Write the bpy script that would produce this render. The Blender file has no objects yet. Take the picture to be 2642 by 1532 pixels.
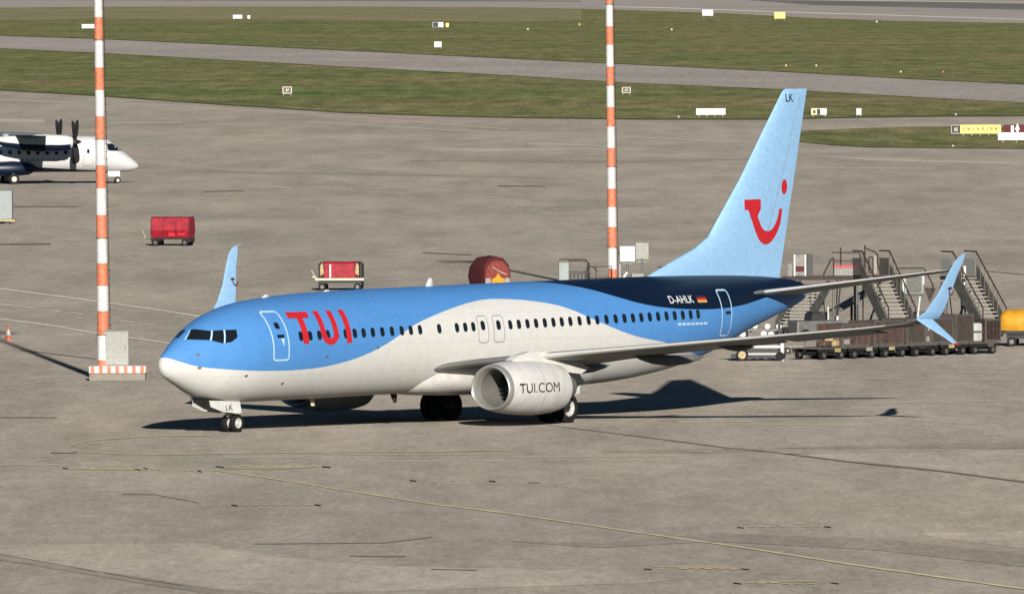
import bpy, bmesh, math, random
from mathutils import Vector, Matrix
random.seed(7)
SC=bpy.context.scene
COL=SC.collection
# ------------------------------------------------------------------ camera, sky, sun, exposure
W,Hh=2642.0,1532.0
F=39138.0; CAMH=17.12; PITCH=math.atan(844.4/F); ROLL=0.00427
cam=bpy.data.cameras.new('camera'); cam.sensor_width=36; cam.lens=36*F/W
cam.clip_start=5; cam.clip_end=60000
co=bpy.data.objects.new('camera',cam); COL.objects.link(co); SC.camera=co
co.matrix_world=Matrix.Translation((0,0,CAMH))@Matrix.Rotation(math.pi/2-PITCH,4,'X')@Matrix.Rotation(-ROLL,4,'Z')
SUN_EL,SUN_AZ=math.radians(16.0),math.radians(5.3)      # sun behind the camera, a little to its right
wd=bpy.data.worlds.new('World'); SC.world=wd; wd.use_nodes=True
nt=wd.node_tree; bg=nt.nodes['Background']; sk=nt.nodes.new('ShaderNodeTexSky')
sk.sky_type='NISHITA'; sk.sun_disc=False; sk.sun_elevation=SUN_EL; sk.sun_rotation=math.pi-SUN_AZ
nt.links.new(sk.outputs[0],bg.inputs[0]); bg.inputs[1].default_value=0.05; sk.ozone_density=6; sk.dust_density=0; sk.air_density=1.2
sl=bpy.data.lights.new('sun','SUN'); sl.energy=5.0; sl.angle=math.radians(0.5); sl.color=(1,.955,.89)
so=bpy.data.objects.new('sun',sl); COL.objects.link(so)
sd=Vector((math.sin(SUN_AZ)*math.cos(SUN_EL),-math.cos(SUN_AZ)*math.cos(SUN_EL),math.sin(SUN_EL)))
so.rotation_euler=sd.to_track_quat('Z','Y').to_euler(); so.location=(0,0,200)
SC.view_settings.view_transform='Standard'; SC.view_settings.look='None'
SC.view_settings.gamma=1; SC.view_settings.exposure=0.0
def ray(u,v):
    a=(u-W/2)/F; b=-(v-Hh/2)/F
    c,s=math.cos(ROLL),math.sin(ROLL)
    # undo roll: image content rotated so that right goes up
    x=c*a+s*b; y=-s*a+c*b
    cp,sp=math.cos(PITCH),math.sin(PITCH)
    return (x, cp+sp*y, cp*y-sp)   # world dir
def at(u,v,z=0.0):
    d=ray(u,v); t=(z-CAMH)/d[2]
    return (d[0]*t,d[1]*t,z)
def at_y(u,v,Y):
    d=ray(u,v); t=Y/d[1]; return (d[0]*t,Y,CAMH+d[2]*t)
def pix(p):
    x,y,z=p[0],p[1],p[2]-CAMH
    cp,sp=math.cos(PITCH),math.sin(PITCH)
    fw=cp*y-sp*z; up=sp*y+cp*z
    a=x/fw;b=up/fw
    c,s=math.cos(ROLL),math.sin(ROLL)
    A=c*a-s*b; B=s*a+c*b
    return (W/2+F*A, Hh/2-F*B)
LAT,DIST,HD=-12.98,560.03,0.69338     # where the airliner's nose stands and how it is turned
# ------------------------------------------------------------------ materials
MATS={}
def mat(name,col,rough=.6,metal=0,var=.12,scale=1.5,spec=.5,coat=0,bump=0,diffuse=False):
    if name in MATS: return MATS[name]
    m=bpy.data.materials.new(name); m.use_nodes=True; n=m.node_tree; N=n.nodes; L=n.links
    b=N['Principled BSDF']; b.inputs['Roughness'].default_value=rough; b.inputs['Metallic'].default_value=metal
    b.inputs['Specular IOR Level'].default_value=spec; b.inputs['Coat Weight'].default_value=coat
    tc=N.new('ShaderNodeTexCoord'); nz=N.new('ShaderNodeTexNoise'); nz.inputs['Scale'].default_value=scale; nz.inputs['Detail'].default_value=8
    nz.inputs['Roughness'].default_value=.65
    L.new(tc.outputs['Object'],nz.inputs['Vector'])
    mx=N.new('ShaderNodeMix'); mx.data_type='RGBA'; mx.blend_type='MULTIPLY'; mx.inputs[0].default_value=1
    mr=N.new('ShaderNodeMapRange'); mr.inputs[1].default_value=.3; mr.inputs[2].default_value=.7; mr.inputs[3].default_value=1-var; mr.inputs[4].default_value=1+var*.6
    L.new(nz.outputs[0],mr.inputs[0]); mx.inputs[6].default_value=(*col,1); L.new(mr.outputs[0],mx.inputs[7])
    L.new(mx.outputs[2],b.inputs['Base Color'])
    if bump:
        bp=N.new('ShaderNodeBump'); bp.inputs['Strength'].default_value=bump; bp.inputs['Distance'].default_value=.02
        L.new(nz.outputs[0],bp.inputs['Height']); L.new(bp.outputs[0],b.inputs['Normal'])
    if diffuse:
        d=N.new('ShaderNodeBsdfDiffuse'); d.inputs['Roughness'].default_value=1; L.new(mx.outputs[2],d.inputs[0])
        L.new(d.outputs[0],N['Material Output'].inputs[0])
    MATS[name]=m; return m
WHITE=(.78,.75,.69); BLUE=(.10,.31,.68); LBLUE=(.36,.61,.88); NAVY=(.003,.011,.032); RED=(.66,.022,.03)
def M(k):
    t=dict(
     white=lambda:mat('white_paint',WHITE,.42,var=.16,scale=2.6,coat=.05),
     bright=lambda:mat('bright_white_paint',(.78,.76,.71),.5,var=.2,scale=5),
     lblue=lambda:mat('pale_blue_paint',LBLUE,.5,var=.13,scale=5),
     edge=lambda:mat('pale_door_edging',(.55,.78,.9),.5,var=.05),
     gline=lambda:mat('grey_edging',(.25,.26,.28),.5,var=.05),
     navy=lambda:mat('navy_paint',NAVY,.4),
     red=lambda:mat('red_paint',RED,.45,var=.12,scale=6),
     dred=lambda:mat('dark_red_tarpaulin',(.13,.018,.02),.75,var=.35,scale=4,bump=.5),
     fred=lambda:mat('faded_red_end_panel',(.29,.055,.04),.75,var=.5,scale=5,bump=.5),
     tarp=lambda:mat('red_tarpaulin',(.42,.012,.028),.6,var=.45,scale=3.5,bump=.5),
     glass=lambda:mat('dark_glass',(.012,.016,.018),.08,var=.2,scale=2,coat=.5),
     alu=lambda:mat('polished_aluminium',(.78,.77,.74),.3,metal=.65,var=.12,scale=5),
     lip=lambda:mat('dull_intake_lip_metal',(.50,.48,.43),.42,metal=.5,var=.15,scale=5),
     ledge=lambda:mat('pale_leading_edge_metal',(.78,.75,.68),.4,var=.1,scale=5),
     wing=lambda:mat('wing_grey_paint',(.20,.195,.18),.45,var=.18,scale=1.2),
     under=lambda:mat('wing_underside_grey',(.2,.19,.17),.55,var=.25,scale=1.5),
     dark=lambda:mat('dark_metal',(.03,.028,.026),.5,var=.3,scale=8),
     rubber=lambda:mat('tyre_rubber',(.010,.010,.010),.8,var=.3,scale=10),
     rim=lambda:mat('painted_wheel_rim',(.62,.6,.55),.45,var=.2,scale=12),
     steel=lambda:mat('grey_steel',(.19,.18,.165),.5,metal=.3,var=.3,scale=6),
     duct=lambda:mat('intake_duct_grey',(.2,.195,.17),.4,var=.12,scale=3),
     blade=lambda:mat('fan_blade_metal',(.12,.12,.12),.35,metal=.6,var=.2),
     orange=lambda:mat('orange_stripe_paint',(.80,.24,.12),.6,var=.35,scale=6),
     conc=lambda:mat('concrete',(.33,.29,.24),.9,var=.2,scale=5,bump=.3),
     pgrey=lambda:mat('pale_grey_panel',(.40,.39,.34),.6,var=.2,scale=7),
     cgrey=lambda:mat('cool_grey_panel',(.36,.40,.38),.6,var=.15,scale=3),
     brown=lambda:mat('brown_container_panel',(.13,.075,.06),.6,var=.45,scale=2.5),
     dbrown=lambda:mat('dark_brown_curtain',(.085,.065,.05),.75,var=.35,scale=3,bump=.4),
     frame=lambda:mat('dull_aluminium_frame',(.22,.20,.17),.45,metal=.4,var=.35,scale=9),
     olive=lambda:mat('stair_side_panel',(.13,.125,.105),.55,var=.5,scale=3),
     rust=lambda:mat('rusty_dark_steel',(.055,.03,.024),.7,var=.5,scale=6),
     tread=lambda:mat('worn_stair_tread',(.42,.39,.32),.6,var=.4,scale=12),
     yellow=lambda:mat('yellow_cover',(.75,.36,.02),.6,var=.25,scale=3,bump=.4),
     sandy=lambda:mat('sand_coloured_paint',(.55,.42,.2),.6,var=.3,scale=6),
     cream=lambda:mat('cream_paint',(.85,.74,.52),.5,var=.1,scale=4),
     syel=lambda:mat('yellow_sign_face',(.95,.78,.22),.6,var=.08,scale=1),
     sblk=lambda:mat('black_sign_face',(.03,.035,.03),.6,var=.2),
     smark=lambda:mat('faded_sign_lettering',(.36,.34,.08),.7,var=.1),
     swht=lambda:mat('white_sign_face',(.85,.85,.82),.6,var=.06,scale=1),
     gold=lambda:mat('gold_flag_stripe',(.7,.45,.08),.6),
    )
    return t[k]()
# ------------------------------------------------------------------ object helpers
def tag(o,label=None,cat=None,group=None,kind=None):
    if label: o['label']=label
    if cat: o['category']=cat
    if group: o['group']=group
    if kind: o['kind']=kind
    return o
def empty(name,loc,rz=0,label=None,cat=None,group=None):
    o=bpy.data.objects.new(name,None); COL.objects.link(o); o.location=loc; o.rotation_euler=(0,0,rz); o.empty_display_size=.3
    return tag(o,label,cat,group)
class MB:
    def __init__(s): s.v=[];s.f=[];s.mi=[];s.cur=0
    def add(s,vs,fs):
        b=len(s.v); s.v+= [tuple(q) for q in vs]; s.f+=[tuple(b+i for i in f) for f in fs]; s.mi+=[s.cur]*len(fs); return s
    def slot(s,i): s.cur=i; return s
    def box(s,cx,cy,cz,sx,sy,sz,rz=0,bev=0):
        x,y,z=sx/2,sy/2,sz/2
        if bev:
            b=min(bev,x*.45,y*.45,z*.45)
            pts=[]
            R=[(x-b,y,z-b),(x,y-b,z-b),(x-b,y-b,z)]
            bm=bmesh.new(); bmesh.ops.create_cube(bm,size=1)
            for v in bm.verts: v.co=Vector((v.co.x*sx,v.co.y*sy,v.co.z*sz))
            bmesh.ops.bevel(bm,geom=list(bm.edges),offset=b,segments=2,affect='EDGES',profile=.5)
            vs=[v.co.copy() for v in bm.verts]; bm.verts.index_update(); fs=[[v.index for v in f.verts] for f in bm.faces]; bm.free()
        else:
            vs=[Vector((i*x,j*y,k*z)) for i in(-1,1) for j in(-1,1) for k in(-1,1)]
            fs=[(0,1,3,2),(4,6,7,5),(0,4,5,1),(2,3,7,6),(0,2,6,4),(1,5,7,3)]
        c,n=math.cos(rz),math.sin(rz)
        return s.add([(cx+v[0]*c-v[1]*n,cy+v[0]*n+v[1]*c,cz+v[2]) for v in vs],fs)
    def cyl(s,p0,p1,r0,r1=None,n=12,cap=True):
        r1=r0 if r1 is None else r1; p0=Vector(p0);p1=Vector(p1); d=(p1-p0).normalized()
        a=d.orthogonal().normalized(); b=d.cross(a)
        vs=[p0+(a*math.cos(2*math.pi*i/n)+b*math.sin(2*math.pi*i/n))*r0 for i in range(n)]+[p1+(a*math.cos(2*math.pi*i/n)+b*math.sin(2*math.pi*i/n))*r1 for i in range(n)]
        fs=[(i,(i+1)%n,n+(i+1)%n,n+i) for i in range(n)]
        if cap: fs+=[tuple(reversed(range(n))),tuple(range(n,2*n))]
        return s.add(vs,fs)
    def tube(s,pts,r,n=8):
        for a,b in zip(pts[:-1],pts[1:]): s.cyl(a,b,r,n=n)
        return s
    def loft(s,rings,close=True,cap0=True,cap1=True):
        n=len(rings[0]); vs=[q for r in rings for q in r]; fs=[]
        for k in range(len(rings)-1):
            for i in range(n if close else n-1):
                j=(i+1)%n; fs.append((k*n+i,k*n+j,(k+1)*n+j,(k+1)*n+i))
        if cap0 and close: fs.append(tuple(reversed(range(n))))
        if cap1 and close: fs.append(tuple((len(rings)-1)*n+i for i in range(n)))
        return s.add(vs,fs)
    def lathe(s,prof,c,axis,n=24,close=False):
        """prof: (along, radius) pairs about an axis through c"""
        c=Vector(c); d=Vector(axis).normalized(); a=d.orthogonal().normalized(); b=d.cross(a)
        rings=[[c+d*t+(a*math.cos(2*math.pi*i/n)+b*math.sin(2*math.pi*i/n))*max(r,1e-4) for i in range(n)] for t,r in prof]
        if close: rings.append(rings[0])
        return s.loft(rings,cap0=False,cap1=False)
    def prism(s,poly,fn0,fn1):
        n=len(poly); vs=[fn0(*q) for q in poly]+[fn1(*q) for q in poly]
        fs=[tuple(range(n)),tuple(reversed(range(n,2*n)))]+[(i,n+i,n+(i+1)%n,(i+1)%n) for i in range(n)]
        return s.add(vs,fs)
    def build(s,name,mats,parent=None,smooth=False,label=None,loc=None):
        me=bpy.data.meshes.new(name); me.from_pydata([tuple(q) for q in s.v],[],s.f)
        if not isinstance(mats,(list,tuple)): mats=[mats]
        for m in mats: me.materials.append(M(m) if isinstance(m,str) else m)
        for p,i in zip(me.polygons,s.mi): p.material_index=i
        bm=bmesh.new(); bm.from_mesh(me); bmesh.ops.recalc_face_normals(bm,faces=bm.faces); bm.to_mesh(me); bm.free()
        if smooth:
            me.polygons.foreach_set('use_smooth',[True]*len(me.polygons))
            try: me.set_sharp_from_angle(angle=math.radians(smooth if smooth is not True else 38))
            except Exception: pass
        me.update()
        o=bpy.data.objects.new(name,me); COL.objects.link(o)
        if parent: o.parent=parent
        if loc: o.location=loc
        if label: o['label']=label
        return o
def copy_tree(o,loc,rz,label=None,group=None):
    r=o.copy(); COL.objects.link(r); r.location=loc; r.rotation_euler=(0,0,rz)
    if label: r['label']=label
    if group: r['group']=group
    for ch in list(o.children):
        c=ch.copy(); COL.objects.link(c); c.parent=r
        for g in ch.children:
            d=g.copy(); COL.objects.link(d); d.parent=c
    return r
def poly_mesh(polys):
    bm=bmesh.new()
    for P in polys:
        bm.faces.new([bm.verts.new((x,0,z)) for x,z in P])
    return bm
def text_bm(txt,x0,x1,z0,z1,bold=0.0,skew=0):
    """letters filling the box x0..x1, z0..z1 in the x-z plane"""
    cu=bpy.data.curves.new('t','FONT'); cu.body=txt; cu.offset=bold
    ob=bpy.data.objects.new('t',cu); COL.objects.link(ob)
    dg=bpy.context.evaluated_depsgraph_get(); me=bpy.data.meshes.new_from_object(ob.evaluated_get(dg))
    xs=[v.co.x for v in me.vertices]; ys=[v.co.y for v in me.vertices]
    a,b,c,d=min(xs),max(xs),min(ys),max(ys)
    bm=bmesh.new(); bm.from_mesh(me)
    for v in bm.verts:
        fx=(v.co.x-a)/(b-a); fy=(v.co.y-c)/(d-c)
        v.co=Vector((x0+(x1-x0)*fx+skew*fy,0,z0+(z1-z0)*fy))
    bpy.data.objects.remove(ob); bpy.data.curves.remove(cu); bpy.data.meshes.remove(me)
    return bm
def conform(bm,fn,step=.12,name='decal',m='red',parent=None,label=None):
    bmesh.ops.triangulate(bm,faces=bm.faces)
    xs=[v.co.x for v in bm.verts]; zs=[v.co.z for v in bm.verts]
    for lo,hi,no in ((min(xs),max(xs),Vector((1,0,0))),(min(zs),max(zs),Vector((0,0,1)))):
        k=math.ceil(lo/step)*step
        while k<hi:
            bmesh.ops.bisect_plane(bm,geom=list(bm.verts)+list(bm.edges)+list(bm.faces),plane_co=no*k,plane_no=no,dist=1e-5); k+=step
    for v in bm.verts: v.co=Vector(fn(v.co.x,v.co.z))
    me=bpy.data.meshes.new(name); bm.to_mesh(me); bm.free(); me.materials.append(M(m) if isinstance(m,str) else m)
    o=bpy.data.objects.new(name,me); COL.objects.link(o); o.parent=parent
    if label: o['label']=label
    return o
ST=[ # x, top, bot, hw
(0,2.56,2.50,.02),(.06,2.80,2.32,.19),(.2,2.99,2.16,.29),(.45,3.17,2.02,.42),(.8,3.41,1.86,.60),(1.2,3.66,1.68,.80),(1.6,3.90,1.51,1.01),(2.0,4.09,1.36,1.19),(2.4,4.26,1.26,1.36),(2.8,4.41,1.20,1.50),(3.3,4.56,1.15,1.62),(3.9,4.71,1.12,1.73),(4.6,4.83,1.11,1.80),(5.4,4.92,1.11,1.85),(6.4,5.00,1.12,1.88),(8,5.08,1.13,1.88),
(12,5.17,1.18,1.88),(16,5.21,1.21,1.88),(20,5.26,1.24,1.88),(24,5.29,1.27,1.88),(26,5.31,1.37,1.88),(28,5.33,1.58,1.84),(30,5.34,1.90,1.70),(32,5.32,2.42,1.46),(34,5.27,3.08,1.12),(35.5,5.20,3.52,.86),(36.6,5.12,3.82,.64),(37.4,5.02,4.06,.44),(37.9,4.90,4.25,.26),(38.05,4.80,4.38,.16)]
def prof(x):
    x=max(0,min(38.05,x))
    for i in range(len(ST)-1):
        if x<=ST[i+1][0]: break
    # Catmull-Rom (non-uniform, monotone-ish)
    out=[]
    for k in (1,2,3):
        x0,y0=ST[i][0],ST[i][k]; x1,y1=ST[i+1][0],ST[i+1][k]
        h=x1-x0; d=(y1-y0)/h
        def sl(j):
            if j<=0: return (ST[1][k]-ST[0][k])/(ST[1][0]-ST[0][0])
            if j>=len(ST)-1: return (ST[-1][k]-ST[-2][k])/(ST[-1][0]-ST[-2][0])
            a=(ST[j][k]-ST[j-1][k])/(ST[j][0]-ST[j-1][0]); b=(ST[j+1][k]-ST[j][k])/(ST[j+1][0]-ST[j][0])
            return 0 if a*b<=0 else 2*a*b/(a+b)
        m0,m1=sl(i),sl(i+1); t=(x-x0)/h
        out.append((2*t**3-3*t*t+1)*y0+(t**3-2*t*t+t)*h*m0+(-2*t**3+3*t*t)*y1+(t**3-t*t)*h*m1)
    return out
def ring(x,th):
    """th 0 = top, pi/2 = port side, pi = bottom"""
    top,bot,hw=prof(x)
    zc=bot+(top-bot)*0.52
    e=2.0 if math.cos(th)>=0 else 2.15
    c=math.cos(th); s=math.sin(th)
    z=zc+(top-zc if c>=0 else zc-bot)*(1 if c>=0 else -1)*abs(c)**(2/e)
    return (x, hw*(1 if s>=0 else -1)*abs(s)**(2/e), z)
def side(x,z):
    """port side offset p at (x,z) and outward normal approx"""
    top,bot,hw=prof(x)
    zc=bot+(top-bot)*0.52
    if z>=zc: k=min(1,(z-zc)/(top-zc)); return hw*math.sqrt(max(0,1-k*k))
    k=min(1,(zc-z)/(zc-bot)); return hw*max(0,1-k**2.15)**(1/2.15)
# ================================================================== GROUND
def gmat(name,base,stops,dif=1.0):
    """world-space procedural paving / turf: several scales of noise over a base colour"""
    m=bpy.data.materials.new(name); m.use_nodes=True; N=m.node_tree.nodes; L=m.node_tree.links
    N.remove(N['Principled BSDF']); d=N.new('ShaderNodeBsdfDiffuse'); d.inputs['Roughness'].default_value=dif
    L.new(d.outputs[0],N['Material Output'].inputs[0])
    tc=N.new('ShaderNodeTexCoord'); cur=None
    for (sx,sy,det,lo,hi,c0,c1) in stops:
        mp=N.new('ShaderNodeMapping'); mp.inputs['Scale'].default_value=(sx,sy,1); L.new(tc.outputs['Object'],mp.inputs[0])
        nz=N.new('ShaderNodeTexNoise'); nz.inputs['Scale'].default_value=1; nz.inputs['Detail'].default_value=det; nz.inputs['Roughness'].default_value=.6; L.new(mp.outputs[0],nz.inputs[0])
        cr=N.new('ShaderNodeValToRGB'); cr.color_ramp.elements[0].position=lo; cr.color_ramp.elements[1].position=hi
        cr.color_ramp.elements[0].color=(*c0,1); cr.color_ramp.elements[1].color=(*c1,1); L.new(nz.outputs[0],cr.inputs[0])
        mx=N.new('ShaderNodeMix'); mx.data_type='RGBA'; mx.blend_type='MULTIPLY'; mx.inputs[0].default_value=1
        if cur is None: mx.inputs[6].default_value=(*base,1)
        else: L.new(cur,mx.inputs[6])
        L.new(cr.outputs[0],mx.inputs[7]); cur=mx.outputs[2]
    L.new(cur,d.inputs[0]); return m
g3=lambda a:(a,a,a)
AST=[(.004,.0025,4,.35,.65,g3(.93),g3(1.06)),(.05,.012,5,.38,.62,(.92,.93,.94),(1.06,1.05,1.03)),(.22,.022,6,.36,.64,g3(.88),g3(1.10)),(.9,.16,6,.36,.64,g3(.90),g3(1.08)),(4,.5,6,.34,.66,g3(.87),g3(1.11)),(14,1.2,3,.3,.7,g3(.88),g3(1.10))]
AB=(.222,.196,.164)
APRON=gmat('apron_paving',AB,AST)
TAXI=gmat('taxiway_asphalt',(.208,.188,.168),[(.004,.006,4,.35,.65,g3(.90),g3(1.06)),(.08,.01,5,.36,.64,g3(.92),g3(1.06)),(.8,.035,6,.36,.64,g3(.88),g3(1.10))])
GRASS=gmat('grass_turf',(.092,.099,.045),[(.008,.004,4,.35,.65,(.88,.98,.9),(1.25,1.05,1.2)),(.05,.012,6,.36,.64,(.8,.86,.8),(1.22,1.12,1.15)),(.3,.022,7,.36,.64,(.72,.76,.72),(1.26,1.22,1.2)),(2,.08,5,.34,.66,g3(.76),g3(1.22))])
GRASSF=gmat('dry_far_turf',(.125,.122,.070),[(.008,.004,4,.35,.65,(.9,.95,.9),(1.2,1.05,1.1)),(.05,.012,6,.36,.64,(.82,.86,.8),(1.18,1.12,1.15)),(.5,.05,7,.34,.66,g3(.82),g3(1.15))])
STAIN=gmat('rubber_stained_asphalt',(.10,.093,.09),[(.01,.01,5,.35,.65,g3(.7),g3(1.3)),(.2,.02,5,.35,.65,g3(.8),g3(1.2))])
PALE=gmat('pale_concrete',tuple(c*1.17 for c in AB),AST)
SMEAR=gmat('tyre_darkened_paving',tuple(c*.86 for c in AB),AST)
VERGE=gmat('verge_soil_and_grass',(.050,.047,.024),[(.5,.05,5,.36,.64,g3(.75),g3(1.25))])
def sheet(name,polys,mat_,z,kind='structure',label=None):
    bm=bmesh.new()
    for P in polys: bm.faces.new([bm.verts.new((x,y,z)) for x,y in P])
    bmesh.ops.triangulate(bm,faces=bm.faces); bmesh.ops.recalc_face_normals(bm,faces=bm.faces)
    for f in bm.faces:
        if f.normal.z<0: f.normal_flip()
    me=bpy.data.meshes.new(name); bm.to_mesh(me); bm.free(); me.materials.append(mat_)
    o=bpy.data.objects.new(name,me); COL.objects.link(o); o['kind']=kind
    if label: o['label']=label
    return o
sheet('ground',[[(-25000,-3000),(25000,-3000),(25000,50000),(-25000,50000)]],APRON,0)
def g2(pts,z=0): return [at(u,v,z)[:2] for u,v in pts]
def band(up,lo): return g2(up)+g2(list(reversed(lo)))
EX=lambda pts:pts
# turf strips between apron, taxiway and runway
sheet('grass',[band([(-500,10),(0,20),(400,18),(900,18),(1320,20),(1600,26),(1871,35),(2100,47),(2320,55),(2642,60),(3200,72)],[(-500,70),(0,92),(260,101),(520,113),(1000,136),(1320,152),(1700,170),(2028,186),(2350,204),(2642,218),(3200,245)])],GRASS,.012)
sheet('grass',[band([(-500,105),(0,125),(260,137),(600,156),(1000,178),(1320,195),(1600,213),(2023,231),(2350,250),(2642,265),(3200,290)],[(-500,205),(0,233),(260,248),(524,267),(890,291),(1152,300),(1320,304),(1650,308),(1981,308),(2238,303),(2450,300),(2642,299),(3200,297)])],GRASS,.012)
sheet('grass',[g2([(2010,352),(2045,344),(2070,338),(2200,332),(2317,328),(2500,326),(2642,325),(3200,322),(3200,390),(2642,384),(2450,382),(2238,380),(2150,375),(2070,367),(2030,361)])],GRASS,.012)
sheet('dry_grass',[band([(-500,12),(0,21),(400,19),(900,19),(1320,21),(1500,25)],[(-500,42),(0,54),(400,50),(900,52),(1300,58),(1500,52)]) ],GRASSF,.026)
# paved taxiway and runway beyond the turf
sheet('taxiway',[band([(-500,72),(0,94),(260,103),(520,115),(1000,138),(1320,154),(1700,172),(2028,188),(2350,206),(2642,220),(3200,247)],[(-500,103),(0,123),(260,135),(600,154),(1000,176),(1320,193),(1600,211),(2023,229),(2350,248),(2642,263),(3200,288)])],TAXI,.008)
sheet('runway',[g2([(-500,-6),(0,-4),(1300,-2),(2642,-6),(3200,0),(3200,70),(2642,58),(2320,53),(2100,45),(1871,33),(1600,24),(1320,18),(900,16),(400,16),(0,18),(-500,8)])],TAXI,.008)
sheet('runway_rubber',[g2([(1900,-1),(2200,3),(2642,8),(3200,16),(3200,40),(2642,26),(2350,20),(2100,14)]),g2([(0,-3),(900,-1),(1500,3),(1500,5),(900,3),(0,1)])],STAIN,.02)
YL=mat('faded_yellow_line',(.38,.335,.21),.9,var=.3,scale=.6,diffuse=True)
WL_=mat('faded_white_line',(.42,.39,.33),.9,var=.3,scale=.6,diffuse=True)
DK=mat('tar_line',(.105,.093,.08),.9,var=.4,scale=.3,diffuse=True)
DKM=mat('tar_smear',(.158,.141,.121),.95,var=.3,scale=.3,diffuse=True)
SLT=mat('worn_pale_streak',(.28,.252,.21),.95,var=.2,scale=.2,diffuse=True)
BLK=mat('black_marking_edge',(.03,.026,.024),.9,var=.3,scale=.4,diffuse=True)
def lines(name,paths,m,z,label=None):
    """paths: (pixel polyline, pixel thickness seen vertically)"""
    bm=bmesh.new()
    for P,t in paths:
        if not isinstance(t,(list,tuple)): t=[t]*len(P)
        up=[at(u,v-k/2)[:2] for (u,v),k in zip(P,t)]; lo=[at(u,v+k/2)[:2] for (u,v),k in zip(P,t)]
        a=[bm.verts.new((x,y,z)) for x,y in up]; b=[bm.verts.new((x,y,z)) for x,y in lo]
        for i in range(len(P)-1): bm.faces.new((a[i],b[i],b[i+1],a[i+1]))
    me=bpy.data.meshes.new(name); bm.to_mesh(me); bm.free(); me.materials.append(m)
    o=bpy.data.objects.new(name,me); COL.objects.link(o); o['kind']='structure'
    if label: o['label']=label
    return o
c2=lambda P:[(x/1.909,1000+y/1.909) for x,y in P]
c3=lambda P:[(1320+x/1.906,1000+y/1.906) for x,y in P]
c0=lambda P:[(x*1.0484,y*1.0484) for x,y in P]
c5=lambda P:[(x/1.897,250+y/1.897) for x,y in P]
lines('yellow_taxi_line',[(c2([(1000,404),(1090,412),(1380,455),(1720,510),(2100,570),(2520,622)])+c3([(300,665),(600,710),(1130,785),(1700,875),(2520,990),(3000,1060)]),[1.2,1.6,1.8,2,2.1,2.4,2.5,2.7,2.9,3.2,3.5,3.8]),
  (c2([(1050,238),(800,238),(650,246),(480,258),(400,270),(350,282),(332,294),(350,308),(430,320),(600,328),(900,330),(1200,323),(1500,320),(2000,317),(2520,309)]),1.4)],YL,.020)
lines('apron_line',[(c5([(0,940),(460,1000),(545,1012),(797,1047),(1030,1085)]),2.6),(c5([(0,1088),(250,1120),(470,1158),(690,1187),(860,1212)]),2.6),
  (c5([(20,1415),(320,1385)]),1.2)]+[(c5([(a,b),(c,d)]),1.6) for a,b,c,d in ((0,1018,60,1021),(118,1030,172,1035),(226,1045,292,1051),(345,1058,415,1067),(590,1098,655,1105),(705,1111,765,1116))],WL_,.020)
lines('grass_verge',[([(-500,204),(0,233),(260,248),(524,267),(890,291),(1152,300),(1320,304),(1650,308),(1981,308),(2238,303),(2450,300),(2642,299),(3200,297)],3),([(-500,69),(0,92),(260,101),(520,113),(1000,136),(1320,152),(1700,170),(2028,186),(2350,204),(2642,218),(3200,245)],1.8),
  ([(-500,106),(0,126),(260,138),(600,157),(1000,179),(1320,196),(1600,214),(2023,232),(2350,251),(2642,266),(3200,291)],1.2),([(2030,360),(2070,367),(2150,375),(2238,380),(2450,382),(2642,384),(3200,390)],2)],VERGE,.026)
lines('runway_line',[([(1560,18),(1720,21),(2000,31),(2300,40),(2642,51),(3000,62)],1.6),([(1990,0),(2300,3),(2642,8)],1.2)],WL_,.028)
lines('apron_seam',[(c3([(180,186),(280,198),(700,250),(1060,297),(1300,320),(1650,365),(2100,410),(2520,465),(3000,530)]),[.8,1,1.2,1.2,1.4,1.6,2,2.2,2.4])],DK,.020)
lines('apron_crack',[(c0([(500,472),(600,470)]),1.6),(c0([(1225,458),(1340,459)]),2),(c0([(1040,622),(1160,628)]),1.8),(c0([(30,509),(190,509)]),1.6),(c0([(0,602),(125,602)]),1.6),(c0([(2430,668),(2520,676)]),1.4),
  (c2([(250,322),(380,322)]),1.6),(c2([(0,148),(280,148)]),1.2),(c2([(0,820),(230,862),(420,895),(700,945),(900,975)]),.9),(c2([(1250,770),(1900,765),(2130,736)]),1.1),(c2([(1720,830),(2000,832)]),1.2),(c2([(2120,895),(2350,900)]),1.2),
  (c2([(600,525),(760,527),(980,568)]),1),(c3([(80,467),(140,468)]),1.2),(c5([(0,720),(250,720)]),1),(c5([(100,1240),(470,1283)]),1.2),(c0([(1210,655),(1390,685)]),.01)],DK,.020)
lines('tyre_smear',[(c3([(1300,298),(1900,288),(2520,283),(3000,280)]),[2,8,16,18]),(c3([(0,755),(450,775),(1000,735),(1800,770),(2520,850),(3000,890)]),[2,12,22,30,32,32]),(c0([(330,408),(420,415),(620,425),(1000,430),(1400,440)]),[16,12,5,4,1]),
  (c2([(0,845),(700,950),(1100,1010)]),[4,14,16]),(c3([(450,310),(1000,312),(1240,305)]),[6,12,4]),(c0([(1270,510),(1380,515),(1600,505)]),[2,14,2]),(c0([(1000,395),(1500,398),(1900,390)]),[2,10,3])],SMEAR,.010)
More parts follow.
